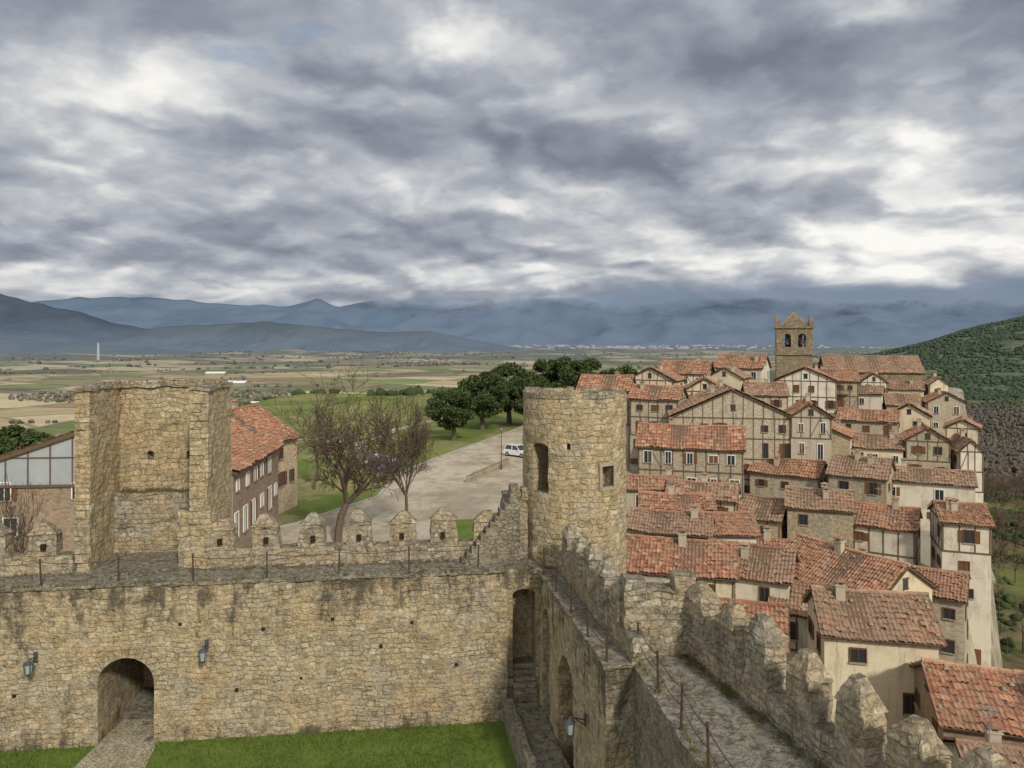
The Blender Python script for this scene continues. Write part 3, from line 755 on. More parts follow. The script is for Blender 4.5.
        if balc and (fx,fy)==(0,-hd):
            for s in range(balc):
                zc=H-2.45-s*2.65; bw=L*.55
                mt.box(O+n*.45+UZ*zc,(bw,.9,.10),ax)
                mt.box(O+n*.88+UZ*(zc+.95),(bw,.07,.07),ax)
                for i in range(int(bw/.25)+1): mt.box(O+n*.88+t*(-bw/2+.04+i*.25)+UZ*(zc+.5),(.035,.035,.9),ax)
    if mw.v: mw.obj('windows',[MAT['wood'],MAT['glass'],MAT['white_paint'],MAT['trim']],e)
    if mt.v: mt.obj('timber_frame',[MAT['timber']],e)
    md=MB(); 
    md.box((rs.uniform(-hw*.5,hw*.5),-hd-.03,1.05),(1.1,.08,2.1)); md.obj('door',[MAT['wood']],e)
    for c_ in range(chim):
        x=rs.uniform(-hw*.7,hw*.7); y=rs.uniform(-hd*.5,hd*.3); zz=H+rise*(1-abs(y)/hd)
        mc=MB(); mc.box((x,y,zz+.25),(.55,.48,1.1)); mc.box((x,y,zz+.83),(.7,.6,.08))
        for dx in (-.2,.2):
            for dy in (-.15,.15): mc.box((x+dx,y+dy,zz+.95),(.12,.12,.17))
        mc.box((x,y,zz+1.07),(.74,.64,.07),None,1); mc.box((x,y,zz+1.16),(.5,.42,.12),None,1,.4); mc.obj('chimney',[MAT['grey'],MAT[roof]],e)
    if rs.random()<.45:
        mc=MB(); x=rs.uniform(-hw*.7,hw*.7); q=Vector((x,0,H+rise)); mc.tube(q,q+UZ*1.9,.025,.02,5)
        for k in range(5): mc.tube(q+UZ*(1.75)+Vector((-.3,-.4+k*.2,0)),q+UZ*1.75+Vector((.3,-.4+k*.2,0)),.012,.012,4)
        mc.tube(q+UZ*1.75+Vector((0,-.5,0)),q+UZ*1.75+Vector((0,.5,0)),.015,.015,4); mc.obj('aerial',[MAT['car_grey']],e)
    return e
TH='timber_framed_house'; RH='rendered_house'; SH='stone_house'
house('tile_roofed_house',27.4,40.5,-16,8.4,6.6,-19,-5.8,1.6,'brick',0,'roof_red')
house('tile_roofed_house',24.9,34.5,-14,7,6,-19,-6.8,1.5,'grey',0,'roof_old')
house(RH,22.9,47.5,-12,6.4,5.6,-19,-3.9,1.7,'cream',0,'roof_old')
house(RH,26.0,57,-60,9,6.6,-19,-4.2,2.0,'cream',0,'roof_red')
house(RH,22.0,55,-24,4.6,5.4,-18,-5.4,1.3,'white',1,'roof_old')
house(SH,12.6,45,-20,7.4,5.2,-15,-3.2,1.4,'hstone',0,'roof_red')
house(TH,12.2,55.5,-16,8.5,5.6,-14,-2.5,1.5,'cream',1,'roof_red',1)
house(RH,18.6,57.5,-26,6,5.4,-15,-3.5,1.5,'white',0,'roof_old',1)
house(SH,13.8,64,-18,6.5,4.2,-14,-2.0,1.1,'hstone',0,'roof_old')
house(RH,18.8,67,-4,5.5,4.2,-14,-2.9,1.2,'white',0,'roof_red',0)
house(RH,15.6,70.5,-8,6.5,3.6,-13,-1.6,.9,'tan',0,'roof_red')
house(SH,19.4,75,-20,6.5,4.0,-13,-1.6,1.1,'cream',1,'roof_old')
house(SH,14.6,77.5,-10,5.5,3.4,-13,-1.2,.9,'grey',0,'roof_red')
house(TH,20.8,86,-16,11.5,6.2,-11,2.0,2.0,'tufa',2,'roof_red',1)
house(TH,30.0,103,80,13,15.5,-11,3.9,3.6,'tufa',3,'roof_old',2)
house(RH,39.2,98,74,7.5,4.8,-11,4.2,1.6,'grey',1,'roof_red',1)
house(TH,15.2,118,-20,8,6.2,-6,6.3,2.0,'grey',2,'roof_red',1)
house(TH,21.6,109,-26,7.0,5.4,-6,5.6,1.6,'tufa',2,'roof_red',1)
house(TH,24.5,126,60,6,8,-6,7.4,1.9,'cream',2,'roof_red',1)
house(TH,31.0,119,76,8,6.5,-6,6.1,1.9,'cream',1,'roof_red',1)
house(RH,33.5,142,-24,9,7,-6,7.8,2.1,'white',1,'roof_red',1)
house(RH,44.0,141,-30,8.5,7.0,-6,8.9,2.1,'white',0,'roof_red',2)
house(TH,43.0,126,-10,6.5,6,-6,4.9,1.7,'tufa',2,'roof_old',1)
house(RH,51.0,128,66,8,9.5,-6,7.2,2.1,'white',2,'roof_red',1)
house(TH,58.0,133,-18,7,6.4,-6,6.9,1.7,'tufa',2,'roof_red',1,balc=2)
house(RH,39,133,58,6,6,-6,7.4,1.7,'cream',0,'roof_old',1)
rr_=random.Random(78)
def row(x0,x1,Y,ridge,rot=-22,dep=5.5):
    t=Vector((math.cos(math.radians(rot)),math.sin(math.radians(rot)))); xm=(x0+x1)/2; L=(x1-x0)/t.x; s=0; alt=rr_.choice([-1,1])
    while s<L-2.5:
        w=min(rr_.uniform(4.8,9),L-s)
        if L-s-w<3: w=L-s
        alt=-alt
        c=Vector((xm,Y))+t*(s+w/2-L/2); typ=rr_.choice(['cream','white','tufa','cream','white','hstone','white','tan'])
        tim=0 if typ=='hstone' else rr_.choice([0,0,1,2]); rz=ridge+alt*rr_.uniform(.1,1.0); dy=rr_.uniform(-2.6,2.0); ris=rr_.uniform(1.1,1.8)
        rf=rr_.choice(['roof_red','roof_red','roof_old']); nm=SH if typ=='hstone' else (TH if tim else RH); dd=dep+rr_.uniform(-1.0,1.0)
        if rr_.random()<.3 and w<8.5: house(nm,c.x,c.y+dy,rot+90+rr_.uniform(-12,12),dd+1,w-.3,ridge-14,rz-ris,ris,typ,tim,rf,1,ov=.4)
        else: house(nm,c.x,c.y+dy,rot+rr_.uniform(-12,10),w-.1,dd,ridge-14,rz-ris,ris,typ,tim,rf,rr_.choice([0,1,1,2]),ov=.4)
        s+=w
row(72,86,151,6.3); row(62,80,137,4.6,-20); row(54,72,120,2.8); row(42.5,63,105,1.3,-26); row(32,54,91,-1.0,-28); row(25,45,77,-2.7,-28,5.8); row(29,38.5,65.5,-4.9,-32,6.0)
house(SH,23.3,66,-20,4.5,4.6,-15,-5.0,1.2,'white',0,'roof_red')
# buildings left, beyond the wall
house('brick_townhouse',-27.8,70,79.4,14,9,-3.2,4.2,2.9,'tan',0,'roof_red',1)
gb=house('brick_townhouse',-31.5,62,94,14,20,-3.2,4.1,3.4,'brick',0,'roof_red',1)
e=gb; mb=MB(); H=7.3
n=Vector((-1,0,0)); t=Vector((0,-1,0)); ax=(t,n,UZ)
mb.poly([(-7.06,-9.6,H+.1),(-7.06,0,H+3.3),(-7.06,9.6,H+.1),(-7.06,9.6,H-.9),(-7.06,-9.6,H-.9)][::-1],0)
for i in range(13):
    y=-9.5+i*19/12; hh=3.3*(1-abs(y)/10)+.9
    mb.box((-7.10,y,H-.9+hh/2),(.09,.05,hh),(t,n,UZ),1)
mb.box((-7.12,0,H-.9),(19.6,.08,.2),ax,1); mb.box((-7.11,0,H+1.2),(12,.06,.08),ax,1)
for sg in (-1,1):
    a=Vector((0,-sg*9.9,3.35)); ln=a.length; a.normalize(); mb.box((-7.2,sg*4.95,H+1.72),(ln,.12,.32),(a,n,a.cross(n)),1)
mb.obj('gable_glazing',[MAT['panel'],MAT['timber']],e)

# ------------------------------------------------------------------ church
CH=empty('parish_church',(65.5,172,1.0),math.radians(-18))
bm=bmesh.new(); I=Matrix.Identity(4)
bm_box(bm,I,-3.9,3.9,-3.9,3.9,-8,16.2)
cs=[]
for ang in (0,90):
    Mr=Matrix.Rotation(math.radians(ang),4,'Z')
    for x in (-1.6,1.6): cs.append(arch_cutter(Mr,x,1.7,11.4,13.6,.85,-6,6,8))
tb=stone(bm,'bell_tower_walls',MAT['church'],CH,.9,.08,cs)
mb=MB()
for z in (9.8,15.9): mb.box((0,0,z),(8.5,8.5,.4))
for x in (-3.6,3.6):
    for y in (-3.6,3.6): mb.box((x,y,16.7),(1.0,1.0,1.1)); mb.box((x,y,17.7),(.8,.8,1.0),None,0,.1)
for a in range(4):
    A=Matrix.Rotation(a*math.pi/2,3,'Z'); 
    v=[A@Vector(p) for p in ((-2.9,-3.9,16.05),(2.9,-3.9,16.05),(0,-3.9,19.0),(-2.9,-3.3,16.05),(2.9,-3.3,16.05),(0,-3.3,19.0))]
    mb.poly([v[0],v[1],v[2]]); mb.poly([v[5],v[4],v[3]]); mb.poly([v[0],v[2],v[5],v[3]]); mb.poly([v[2],v[1],v[4],v[5]])
mb.obj('parapet_and_pinnacles',[MAT['church']],CH)
mb=MB()
for a in range(4):
    A=Matrix.Rotation(a*math.pi/2,3,'Z'); mb.poly([A@Vector((-3.3,-3.3,16.1)),A@Vector((3.3,-3.3,16.1)),Vector((0,0,19.6))])
mb.tube((0,0,19.2),(0,0,21),.09,.06,5); mb.box((0,0,20.4),(.8,.1,.1)); mb.obj('tower_roof',[MAT['roof_old']],CH)
for x in (-1.6,1.6):
    mb=MB(); prof=[(.12,.9),(.35,.8),(.45,.4),(.65,0)]
    for (r0,z0),(r1,z1) in zip(prof[:-1],prof[1:]): mb.tube((x,-3.2,12+z0),(x,-3.2,12+z1),r0,r1,10)
    mb.box((x,-3.2,13.1),(2.0,.25,.25)); mb.obj('bell',[MAT['iron']],CH)
mb=MB(); mb.box((0,0,10.6),(6.8,6.8,.3)); mb.box((0,0,12.9),(3.6,3.6,4.4)); mb.obj('belfry_floor_and_pier',[MAT['church']],CH)
n=house('church_nave',82,170,-14,20,11,-6,6.9,3.4,'church',0,'roof_old',0,wins=False,per=.6)
n2_=house('church_nave',71,166,-14,9,7,-6,4.6,2.2,'church',0,'roof_old',0,wins=False,per=.6)
for q in (n,n2_):
    mbb=MB()
    for x in (-6,-2,2,6):
        if abs(x)<4 or q is n: mbb.box((x,-(5.6 if q is n else 3.6),7.6),(.7,.3,2.4))
    mbb.obj('nave_windows',[MAT['glass']],q)

# ------------------------------------------------------------------ trees
def grow(mb,p,d,L,r,dep,rs,spread=.55,up=.12,minr=.012,md=6):
    seg=3; sides=7 if dep==0 else (5 if dep<3 else 3); q=p.copy(); dd=d.copy(); rr=r
    for s in range(seg):
        nd_=(dd+Vector((rs.gauss(0,.13),rs.gauss(0,.13),rs.gauss(0,.06)+up))).normalized()
        q2=q+nd_*(L/seg); r2=max(minr,rr*(.86 if dep else .92))
        mb.tube(q,q2,rr,r2,sides,cap=False); q,dd,rr=q2,nd_,r2
        if 1<=dep<md and s<seg-1 and rs.random()<.8:
            a=rs.uniform(0,2*math.pi); o=dd.orthogonal().normalized(); o2=dd.cross(o); sd_=(o*math.cos(a)+o2*math.sin(a))
            grow(mb,q,(dd+sd_*rs.uniform(.6,1.1)).normalized(),L*rs.uniform(.45,.68),max(minr,rr*.5),dep+1,rs,spread,up,minr,md)
    if dep<md:
        for i in range(2 if dep else 5):
            a=rs.uniform(0,2*math.pi) if dep else i*math.pi*.4+rs.uniform(-.4,.4); o=dd.orthogonal().normalized(); o2=dd.cross(o); sd_=(o*math.cos(a)+o2*math.sin(a))
            grow(mb,q,(dd+sd_*rs.uniform(.45,.95)*spread*1.5).normalized(),L*rs.uniform(.70,.9),max(minr,rr*.68),dep+1,rs,spread,up,minr,md)
def bare_tree(name,x,y,z,h,seed,spread=.6,tr=.22,mat='bark',lean=(0,0),up=.12,md=6,minr=.012,wd=None):
    rs=random.Random(seed); mb=MB(); grow(mb,Vector((0,0,-.3)),Vector((lean[0],lean[1],1)).normalized(),h*.25,tr,0,rs,spread,up,minr,md)
    zt=max(v[2] for v in mb.v); k=h/zt; kx=k
    if wd: 
        xs=[v[0] for v in mb.v]; kx=wd/(max(xs)-min(xs))
    mb.v=[(a*kx,b_*kx,c_*k) for a,b_,c_ in mb.v]
    e=empty(name,(x,y,z)); mb.obj('trunk_and_branches',[MAT[mat]],e); return e
bare_tree('bare_tree',-14.6,62,-3,15.2,3,.85,.38,up=.07,minr=.021,wd=14.0)
bare_tree('bare_tree',-9.0,64,-3,13.2,11,.7,.26,lean=(.1,0),up=.09,minr=.019,wd=8.5)
bare_tree('bare_tree',-27.8,43,-3,9.4,5,.5,.20,md=5,wd=4.2)
bare_tree('bare_tree',-22.5,84,-3,10,8,.6,.2,md=5,wd=7)

def leaf_cloud(n,clumps,size,r):
    cs=np.array([c[:3] for c in clumps]); cr=np.array([c[3] for c in clumps])
    k=r.integers(0,len(clumps),n); d=r.normal(size=(n,3)); d/=np.linalg.norm(d,axis=1)[:,None]
    rad=cr[k]*(r.uniform(.35,1.05,n)**.6); c=cs[k]+d*rad[:,None]*np.array([1,1,.85])
    a=r.normal(size=(n,3)); a/=np.linalg.norm(a,axis=1)[:,None]; b=np.cross(a,r.normal(size=(n,3))); b/=np.linalg.norm(b,axis=1)[:,None]
    s=(size*r.uniform(.6,1.4,n))[:,None]
    v=np.stack([c-a*s-b*s*.6,c+a*s-b*s*.6,c+a*s+b*s*.6,c-a*s+b*s*.6],1).reshape(-1,3)
    f=np.arange(4*n).reshape(-1,4); return v,f
def np_mesh(name,v,f,mat):
    me=bpy.data.meshes.new(name); me.vertices.add(len(v)); me.vertices.foreach_set('co',v.astype(np.float32).ravel())
    k=f.shape[1]; me.loops.add(f.size); me.loops.foreach_set('vertex_index',f.astype(np.int32).ravel())
    me.polygons.add(len(f)); me.polygons.foreach_set('loop_start',np.arange(0,f.size,k,dtype=np.int32)); me.update(calc_edges=True)
    me.materials.append(mat); return me
oaks=[]
for s in range(4):
    r=np.random.default_rng(50+s); cl=[]
    for i in range(50):
        a=r.uniform(0,2*math.pi); z=r.uniform(-1,1); q=math.sqrt(1-z*z)*r.uniform(.55,1.05)
        cl.append((q*math.cos(a)*3.2,q*math.sin(a)*3.2,4.9+z*2.7,r.uniform(.6,1.2)))
    v,f=leaf_cloud(11000,cl,.13,r); lm=np_mesh('oak_foliage',v,f,MAT['oak_leaf'])
    rs=random.Random(s); mb=MB(); mb.tube((0,0,-.5),(.1,.05,2.6),.38,.26,9)
    for c_ in cl[:22]: mb.tube((.1,.05,rs.uniform(1.8,2.8)),(c_[0]*.8,c_[1]*.8,c_[2]),.11,.03,5)
    o=mb.obj('oak_trunk_and_limbs',[MAT['bark']]); tm_=o.data; bpy.data.objects.remove(o); oaks.append((lm,tm_))
def oak(x,y,z,h,wf=1.0,k=0,name='holm_oak_tree'):
    s=h/8.2; e=empty(name,(x,y,z),random.uniform(0,6)); e.scale=(s*wf,s*wf,s)
    lm,tm_=oaks[k%4]; link(bpy.data.objects.new('foliage',lm),e); link(bpy.data.objects.new('trunk_and_limbs',tm_),e)
for i,(x,y,h,wf) in enumerate([(-10.0,126,9.0,1.15),(-5.6,140,11.0,1.1),(-.5,150,12.2,1.1),(3.4,144,10.8,1.0),(12.5,165,13.5,1.1),(7.5,172,12.5,1.1),(18,172,12.5,1.2),(25,170,11,1.3)]):
    oak(x,y,-3,h,wf,i)
oak(-52,78,-3,8,1.2,1)

rs=random.Random(99); wood=[]
for s in range(3):
    mb=MB()
    def tw(p,d,L,r,dep):
        q=p+d*L; mb.tube(p,q,r,r*.7,3,cap=False)
        if dep<4:
            for i in range(3): tw(q,(d+Vector((rs.gauss(0,.45),rs.gauss(0,.45),rs.gauss(.1,.2)))).normalized(),L*.7,r*.62,dep+1)
    tw(Vector((0,0,0)),Vector((0,0,1)),2.6,.16,0)
    o=mb.obj('w',[MAT['bark']]); wood.append(o.data); bpy.data.objects.remove(o)
W=empty('bare_woodland'); cnt=0
while cnt<900:
    y=rs.uniform(45,520); x=xright(y)+rs.uniform(6,220)
    if x/y>0.85: continue
    if noise.noise(Vector((x/30,y/30,8)))<-.2: continue
    h=terrain(x,y)[0]; o=bpy.data.objects.new('tree',rs.choice(wood)); s=rs.uniform(.7,1.3); o.location=(x,y,h-.2); o.scale=(s,s,s); o.rotation_euler=(0,0,rs.uniform(0,6)); link(o,W); cnt+=1

bmi=bmesh.new(); bmesh.ops.create_icosphere(bmi,subdivisions=1,radius=1); bmi.verts.ensure_lookup_table()
IV=np.array([v.co[:] for v in bmi.verts]); IF=np.array([[v.index for v in f.verts] for f in bmi.faces]); bmi.free()
def clumps(name,pos,rad,mat,flat=.8):
    n=len(pos); pos=np.array(pos); rad=np.array(rad); r=np.random.default_rng(len(pos))
    jit=r.uniform(.5,1.45,(n,len(IV),1)); v=IV[None]*jit*rad[:,None,None]*np.array([1,1,flat])+pos[:,None,:]
    f=(IF[None]+np.arange(n)[:,None,None]*len(IV)).reshape(-1,3)
    return link(bpy.data.objects.new(name,np_mesh(name,v.reshape(-1,3),f,mat)))
def far_mat(name,c1,c2,d=6500,scale=.02):
    m,nt,b=newmat(name,.95,.05); P=nd(nt,'ShaderNodeNewGeometry').outputs['Position']
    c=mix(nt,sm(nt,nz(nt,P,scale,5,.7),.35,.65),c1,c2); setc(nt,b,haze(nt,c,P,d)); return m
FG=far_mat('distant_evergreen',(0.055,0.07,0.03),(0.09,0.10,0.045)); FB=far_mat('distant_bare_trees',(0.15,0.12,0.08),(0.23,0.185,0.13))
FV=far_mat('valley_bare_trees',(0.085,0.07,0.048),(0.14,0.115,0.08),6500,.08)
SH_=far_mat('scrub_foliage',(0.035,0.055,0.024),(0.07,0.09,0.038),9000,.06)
pos=[];rad=[];posb=[];radb=[]; rs=random.Random(4)
for i in range(60000):
    r=500*math.exp(rs.uniform(0,2.5)); a=rs.uniform(-.72,.62); x=r*math.sin(a); y=r*math.cos(a)
    if x>300 and r<2500 : continue
    lin=abs(noise.noise(Vector((x/420,y/300,11)))); big_=noise.noise(Vector((x/700,y/500,21)))
    if lin<.018 or big_>.38:
        if rs.random()<.5: continue
        h,m_,_=terrain(x,y)
        if m_>.5: continue
        s=rs.uniform(2.2,4.8)*(1 if r<2500 else 1.7)
        if rs.random()<.4: pos.append((x,y,h+s*.5)); rad.append(s)
        else: posb.append((x,y,h+s*.6)); radb.append(s)
clumps('distant_deciduous_trees',posb,radb,FB,1.1)
posb=[];radb=[]
for i in range(26000):
    y=rs.uniform(330,1000); x=y*rs.uniform(.5,.85)
    h,m_,_=terrain(x,y)
    if m_>.3 or h>-60: continue
    if noise.noise(Vector((x/90,y/90,41)))<-.1: continue
    s=rs.uniform(.7,1.9)
    if rs.random()<.15: pos.append((x,y,h+s*.6)); rad.append(s)
    else: posb.append((x,y,h+rs.uniform(.5,5))); radb.append(s)
clumps('distant_evergreen_trees',pos,rad,FG); clumps('valley_woodland',posb,radb,FV,1.3)
pos=[];rad=[]
while len(pos)<16000:
    x=rs.uniform(330,1500); y=rs.uniform(560,1700)
    if x/y>.8 or x/y<.4: continue
    h,_,_=terrain(x,y)
    if h<-72: continue
    if noise.noise(Vector((x/60,y/60,31)))<-.3: continue
    s=rs.uniform(1.2,3.8); pos.append((x,y,h+s*.3)); rad.append(s)
clumps('hillside_shrubs',pos,rad,SH_,.75)
pos=[];rad=[]
for i in range(700):
    x=rs.gauss(-150,32); y=rs.gauss(620,40); h,_,_=terrain(x,y); s=rs.uniform(1.2,2.4); pos.append((x,y,h+rs.uniform(2,18))); rad.append(s)
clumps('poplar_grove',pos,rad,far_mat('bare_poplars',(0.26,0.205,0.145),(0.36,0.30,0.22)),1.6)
pos=[];rad=[]
for i in range(900):
    x=rs.uniform(-95,60); y=rs.uniform(225,330)
    h,m_,_=terrain(x,y); 
    if noise.noise(Vector((x/20,y/20,5)))<0: continue
    s=rs.uniform(.8,2.2); pos.append((x,y,h+s*.3)); rad.append(s)
clumps('slope_shrubs',pos,rad,SH_)
pos=[];rad=[]
while len(pos)<4500:
    y=rs.uniform(30,330); x=xright(y)+rs.uniform(3,180)
    if x/y>1: continue
    if noise.noise(Vector((x/15,y/15,5)))<-.1: continue
    h,m_,_=terrain(x,y); s=rs.uniform(.3,1.3); pos.append((x,y,h+s*.2)); rad.append(s)
clumps('cliff_shrubs',pos,rad,SH_)

mb=MB()
for i in range(420):
    r=rs.uniform(7500,13000); k=rs.gauss(.17,.13); s=rs.uniform(12,40); mb.box((k*r,r,terrain(k*r,r)[0]+s*.25),(s*1.6,s,s*.45))
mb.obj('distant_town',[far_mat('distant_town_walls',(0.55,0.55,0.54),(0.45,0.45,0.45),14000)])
for wx,wy,wr in ((-330,1010,.1),(-560,1500,-.2),(-290,900,.4),(-800,2000,.1)):
    e=empty('warehouse',(wx,wy,terrain(wx,wy)[0]-1),wr); mb=MB(); mb.box((0,0,4),(50,24,8)); mb.poly([(-26,-13,8),(26,-13,8),(26,0,12),(-26,0,12)],1); mb.poly([(-26,0,12),(26,0,12),(26,13,8),(-26,13,8)],1); mb.poly([(-25,-12,8),(-25,0,11.8),(-25,12,8)]); mb.poly([(25,-12,8),(25,12,8),(25,0,11.8)])
    for k in range(5): mb.box((-20+k*10,-12.05,2.5),(4,.1,5),None,2)
    mb.obj('shed',[MAT['trim'],MAT['white_paint'],MAT['car_grey']],e)
e=empty('chimney_stack',(-1930,3450,-90)); mb=MB(); mb.tube((0,0,0),(0,0,88),7,4.5,16); mb.tube((0,0,88),(0,0,92),5.5,5.5,16); mb.tube((0,0,0),(0,0,6),11,9,16); mb.obj('shaft',[MAT['panel']],e)

# ------------------------------------------------------------------ mountains
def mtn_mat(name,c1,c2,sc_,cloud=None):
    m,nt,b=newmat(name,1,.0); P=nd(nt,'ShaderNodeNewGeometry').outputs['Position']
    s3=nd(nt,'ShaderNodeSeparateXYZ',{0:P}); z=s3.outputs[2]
    f=nz(nt,P,sc_,7,.65); c=mix(nt,sm(nt,f,.35,.65),c1,c2); c=mix(nt,mth(nt,'MULTIPLY',sm(nt,z,300,-80),.7),c,HAZE); setc(nt,b,c)  # distance haze painted as bluish base colour, stronger towards the foot
    if cloud:
        zz_=mth(nt,'ADD',z,mth(nt,'MULTIPLY',mth(nt,'SUBTRACT',nz(nt,vmul(nt,P,(1,1,2)),.0007,6,.6),.5),900.0))
        zz_=mth(nt,'ADD',zz_,mth(nt,'MULTIPLY',sm(nt,s3.outputs[0],-4200,-1800),cloud[2]))
        a=sm(nt,zz_,cloud[0],cloud[1]); tr=nd(nt,'ShaderNodeBsdfTransparent'); mx=nd(nt,'ShaderNodeMixShader',{0:a,1:b.outputs[0],2:tr.outputs[0]})
        nt.links.new(mx.outputs[0],nt.nodes['Material Output'].inputs[0])
    return m
def mountains(name,prof,dist,mat,amp=.25,depth=.22,seed=0,n=420):
    ks=[(p-512)/740 for p,_ in prof]; hs=[EYE+(340-y)/740*dist for _,y in prof]
    rows=26; v=[]; f=[]
    kk=np.linspace(ks[0],ks[-1],n); hh=np.interp(kk,ks,hs)
    for j in range(rows+8):
        t=j/rows
        for i in range(n):
            Y=dist*(1-depth)+dist*depth*t; X=kk[i]*dist*(Y/dist)**.15
            if t<=1: base=-110+(hh[i]+110)*t**1.15
            else: base=-110+(hh[i]+110)*max(0,1-(t-1)*3)
            rn=1-abs(noise.fractal(Vector((X/dist*9,Y/dist*9,seed)),1.0,2.1,6))*2
            tt=math.sin(math.pi*min(t,1)**.8)
            w=(hh[i]+110)*amp*(tt*1.0*(rn-.5))+ (hh[i]+84)*.05*noise.noise(Vector((kk[i]*40,seed,t)))*(t>.8)
            v.append((X,Y,base+w))
    for j in range(rows+7):
        for i in range(n-1): a=j*n+i; f.append((a,a+1,a+n+1,a+n))
    me=np_mesh(name,np.array(v),np.array(f),mat); me.polygons.foreach_set('use_smooth',[True]*len(f))
    return link(bpy.data.objects.new(name,me))
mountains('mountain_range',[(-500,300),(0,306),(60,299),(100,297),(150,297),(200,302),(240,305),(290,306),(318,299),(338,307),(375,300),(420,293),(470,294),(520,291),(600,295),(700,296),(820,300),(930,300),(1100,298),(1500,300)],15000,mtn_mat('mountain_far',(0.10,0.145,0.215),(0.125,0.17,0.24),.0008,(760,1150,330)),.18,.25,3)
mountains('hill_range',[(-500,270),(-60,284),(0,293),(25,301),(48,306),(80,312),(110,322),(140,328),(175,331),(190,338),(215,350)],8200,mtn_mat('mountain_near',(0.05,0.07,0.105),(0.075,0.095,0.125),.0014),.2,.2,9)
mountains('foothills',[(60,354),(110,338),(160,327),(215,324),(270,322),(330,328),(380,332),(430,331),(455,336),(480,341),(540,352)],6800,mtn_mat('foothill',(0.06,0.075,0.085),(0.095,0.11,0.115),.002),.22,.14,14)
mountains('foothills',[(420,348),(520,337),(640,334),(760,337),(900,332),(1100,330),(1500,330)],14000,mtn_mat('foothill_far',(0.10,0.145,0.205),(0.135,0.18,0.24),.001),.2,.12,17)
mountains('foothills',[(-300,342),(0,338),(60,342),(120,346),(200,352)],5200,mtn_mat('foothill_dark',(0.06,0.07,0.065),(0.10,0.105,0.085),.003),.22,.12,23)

# ------------------------------------------------------------------ vehicles and street furniture
def car(name,x,y,z,rot,paint,suv=True):
    e=empty(name,(x,y,z),math.radians(rot)); H=1.65 if suv else 1.45
    lo=[(-2.15,.35),(-2.2,.62),(-2.1,.95),(-1.95,1.02),(1.0,1.0),(1.95,.86),(2.15,.68),(2.18,.36),(1.9,.25),(-1.9,.25)]
    bm=bmesh.new(); W=.9
    A=[bm.verts.new((px_,-W,pz)) for px_,pz in lo]; B=[bm.verts.new((px_,W,pz)) for px_,pz in lo]
    bm.faces.new(A[::-1]); bm.faces.new(B)
    for i in range(len(lo)): j=(i+1)%len(lo); bm.faces.new((A[i],A[j],B[j],B[i]))
    bmesh.ops.recalc_face_normals(bm,faces=bm.faces)
    bmesh.ops.bevel(bm,geom=[ed for ed in bm.edges],offset=.06,segments=2,affect='EDGES')
    me=bpy.data.meshes.new('body'); bm.to_mesh(me); bm.free(); me.materials.append(paint); link(bpy.data.objects.new('body',me),e)
    mb=MB(); b0=[(-2.0,-.84,1.0),(.95,-.84,.99),(.95,.84,.99),(-2.0,.84,1.0)]; t0=[(-1.65,-.66,H-.04),(.15,-.66,H-.04),(.15,.66,H-.04),(-1.65,.66,H-.04)]
    mb.poly([b0[0],b0[1],t0[1],t0[0]]);mb.poly([b0[1],b0[2],t0[2],t0[1]]);mb.poly([b0[2],b0[3],t0[3],t0[2]]);mb.poly([b0[3],b0[0],t0[0],t0[3]]); mb.obj('windows',[MAT['glass']],e)
    mb=MB(); mb.box((-.75,0,H),(1.9,1.36,.08))
    for s in (-1,1):
        for a,c_ in (((-2.0,.85,1.0),(-1.65,.67,H)),((.95,.85,.99),(.15,.67,H)),((-.5,.86,1.0),(-.6,.67,H))): mb.tube((a[0],s*a[1],a[2]),(c_[0],s*c_[1],c_[2]),.05,.045,6)
        mb.box((.75,s*.98,1.05),(.18,.16,.13))
    mb.obj('roof_and_pillars',[paint],e)
    mb=MB()
    for wx in (-1.35,1.35):
        for s in (-1,1): mb.tube((wx,s*.70,.33),(wx,s*.93,.33),.34,.34,16); mb.tube((wx,s*.93,.33),(wx,s*.945,.33),.2,.18,12,1)
    mb.obj('wheels',[MAT['rubber'],MAT['car_grey']],e)
    mb=MB()
    for s in (-1,1): mb.box((2.12,s*.68,.74),(.12,.3,.14),None,0); mb.box((-2.14,s*.74,.82),(.1,.2,.26),None,1)
    mb.box((2.2,0,.5),(.03,.5,.12),None,2); mb.box((2.17,0,.66),(.06,.8,.12),None,3); mb.obj('lights_and_plates',[MAT['lamp_glass'],MAT['red_lens'],MAT['white_paint'],MAT['rubber']],e)
car('parked_car',.9,108,-2.98,-40,MAT['car_white']); car('parked_car',-17.6,100,-2.98,10,MAT['car_white'],False)
car('parked_car',-16.8,96.5,-2.98,15,MAT['car_blue']); car('parked_car',4.6,105,-2.98,-75,MAT['car_grey'],False)
def lamp(x,y,z,h=4.5):
    e=empty('street_lamp',(x,y,z)); mb=MB(); mb.tube((0,0,0),(0,0,.8),.11,.09,10); mb.tube((0,0,.8),(0,0,h),.05,.04,8); mb.tube((0,0,h),(0,0,h+.08),.12,.12,8)
    for i in range(4):
        a=i*math.pi/2; mb.tube((math.cos(a)*.1,math.sin(a)*.1,h+.08),(math.cos(a)*.2,math.sin(a)*.2,h+.5),.012,.012,4)
    mb.tube((0,0,h+.5),(0,0,h+.68),.24,.04,8); mb.obj('post_and_head',[MAT['iron']],e); mb=MB(); mb.tube((0,0,h+.09),(0,0,h+.5),.09,.18,8); mb.obj('glass',[MAT['lamp_glass']],e)
lamp(-1.4,97,-2.98,5.0); lamp(-13,112,-2.98); lamp(-20,90,-2.98)
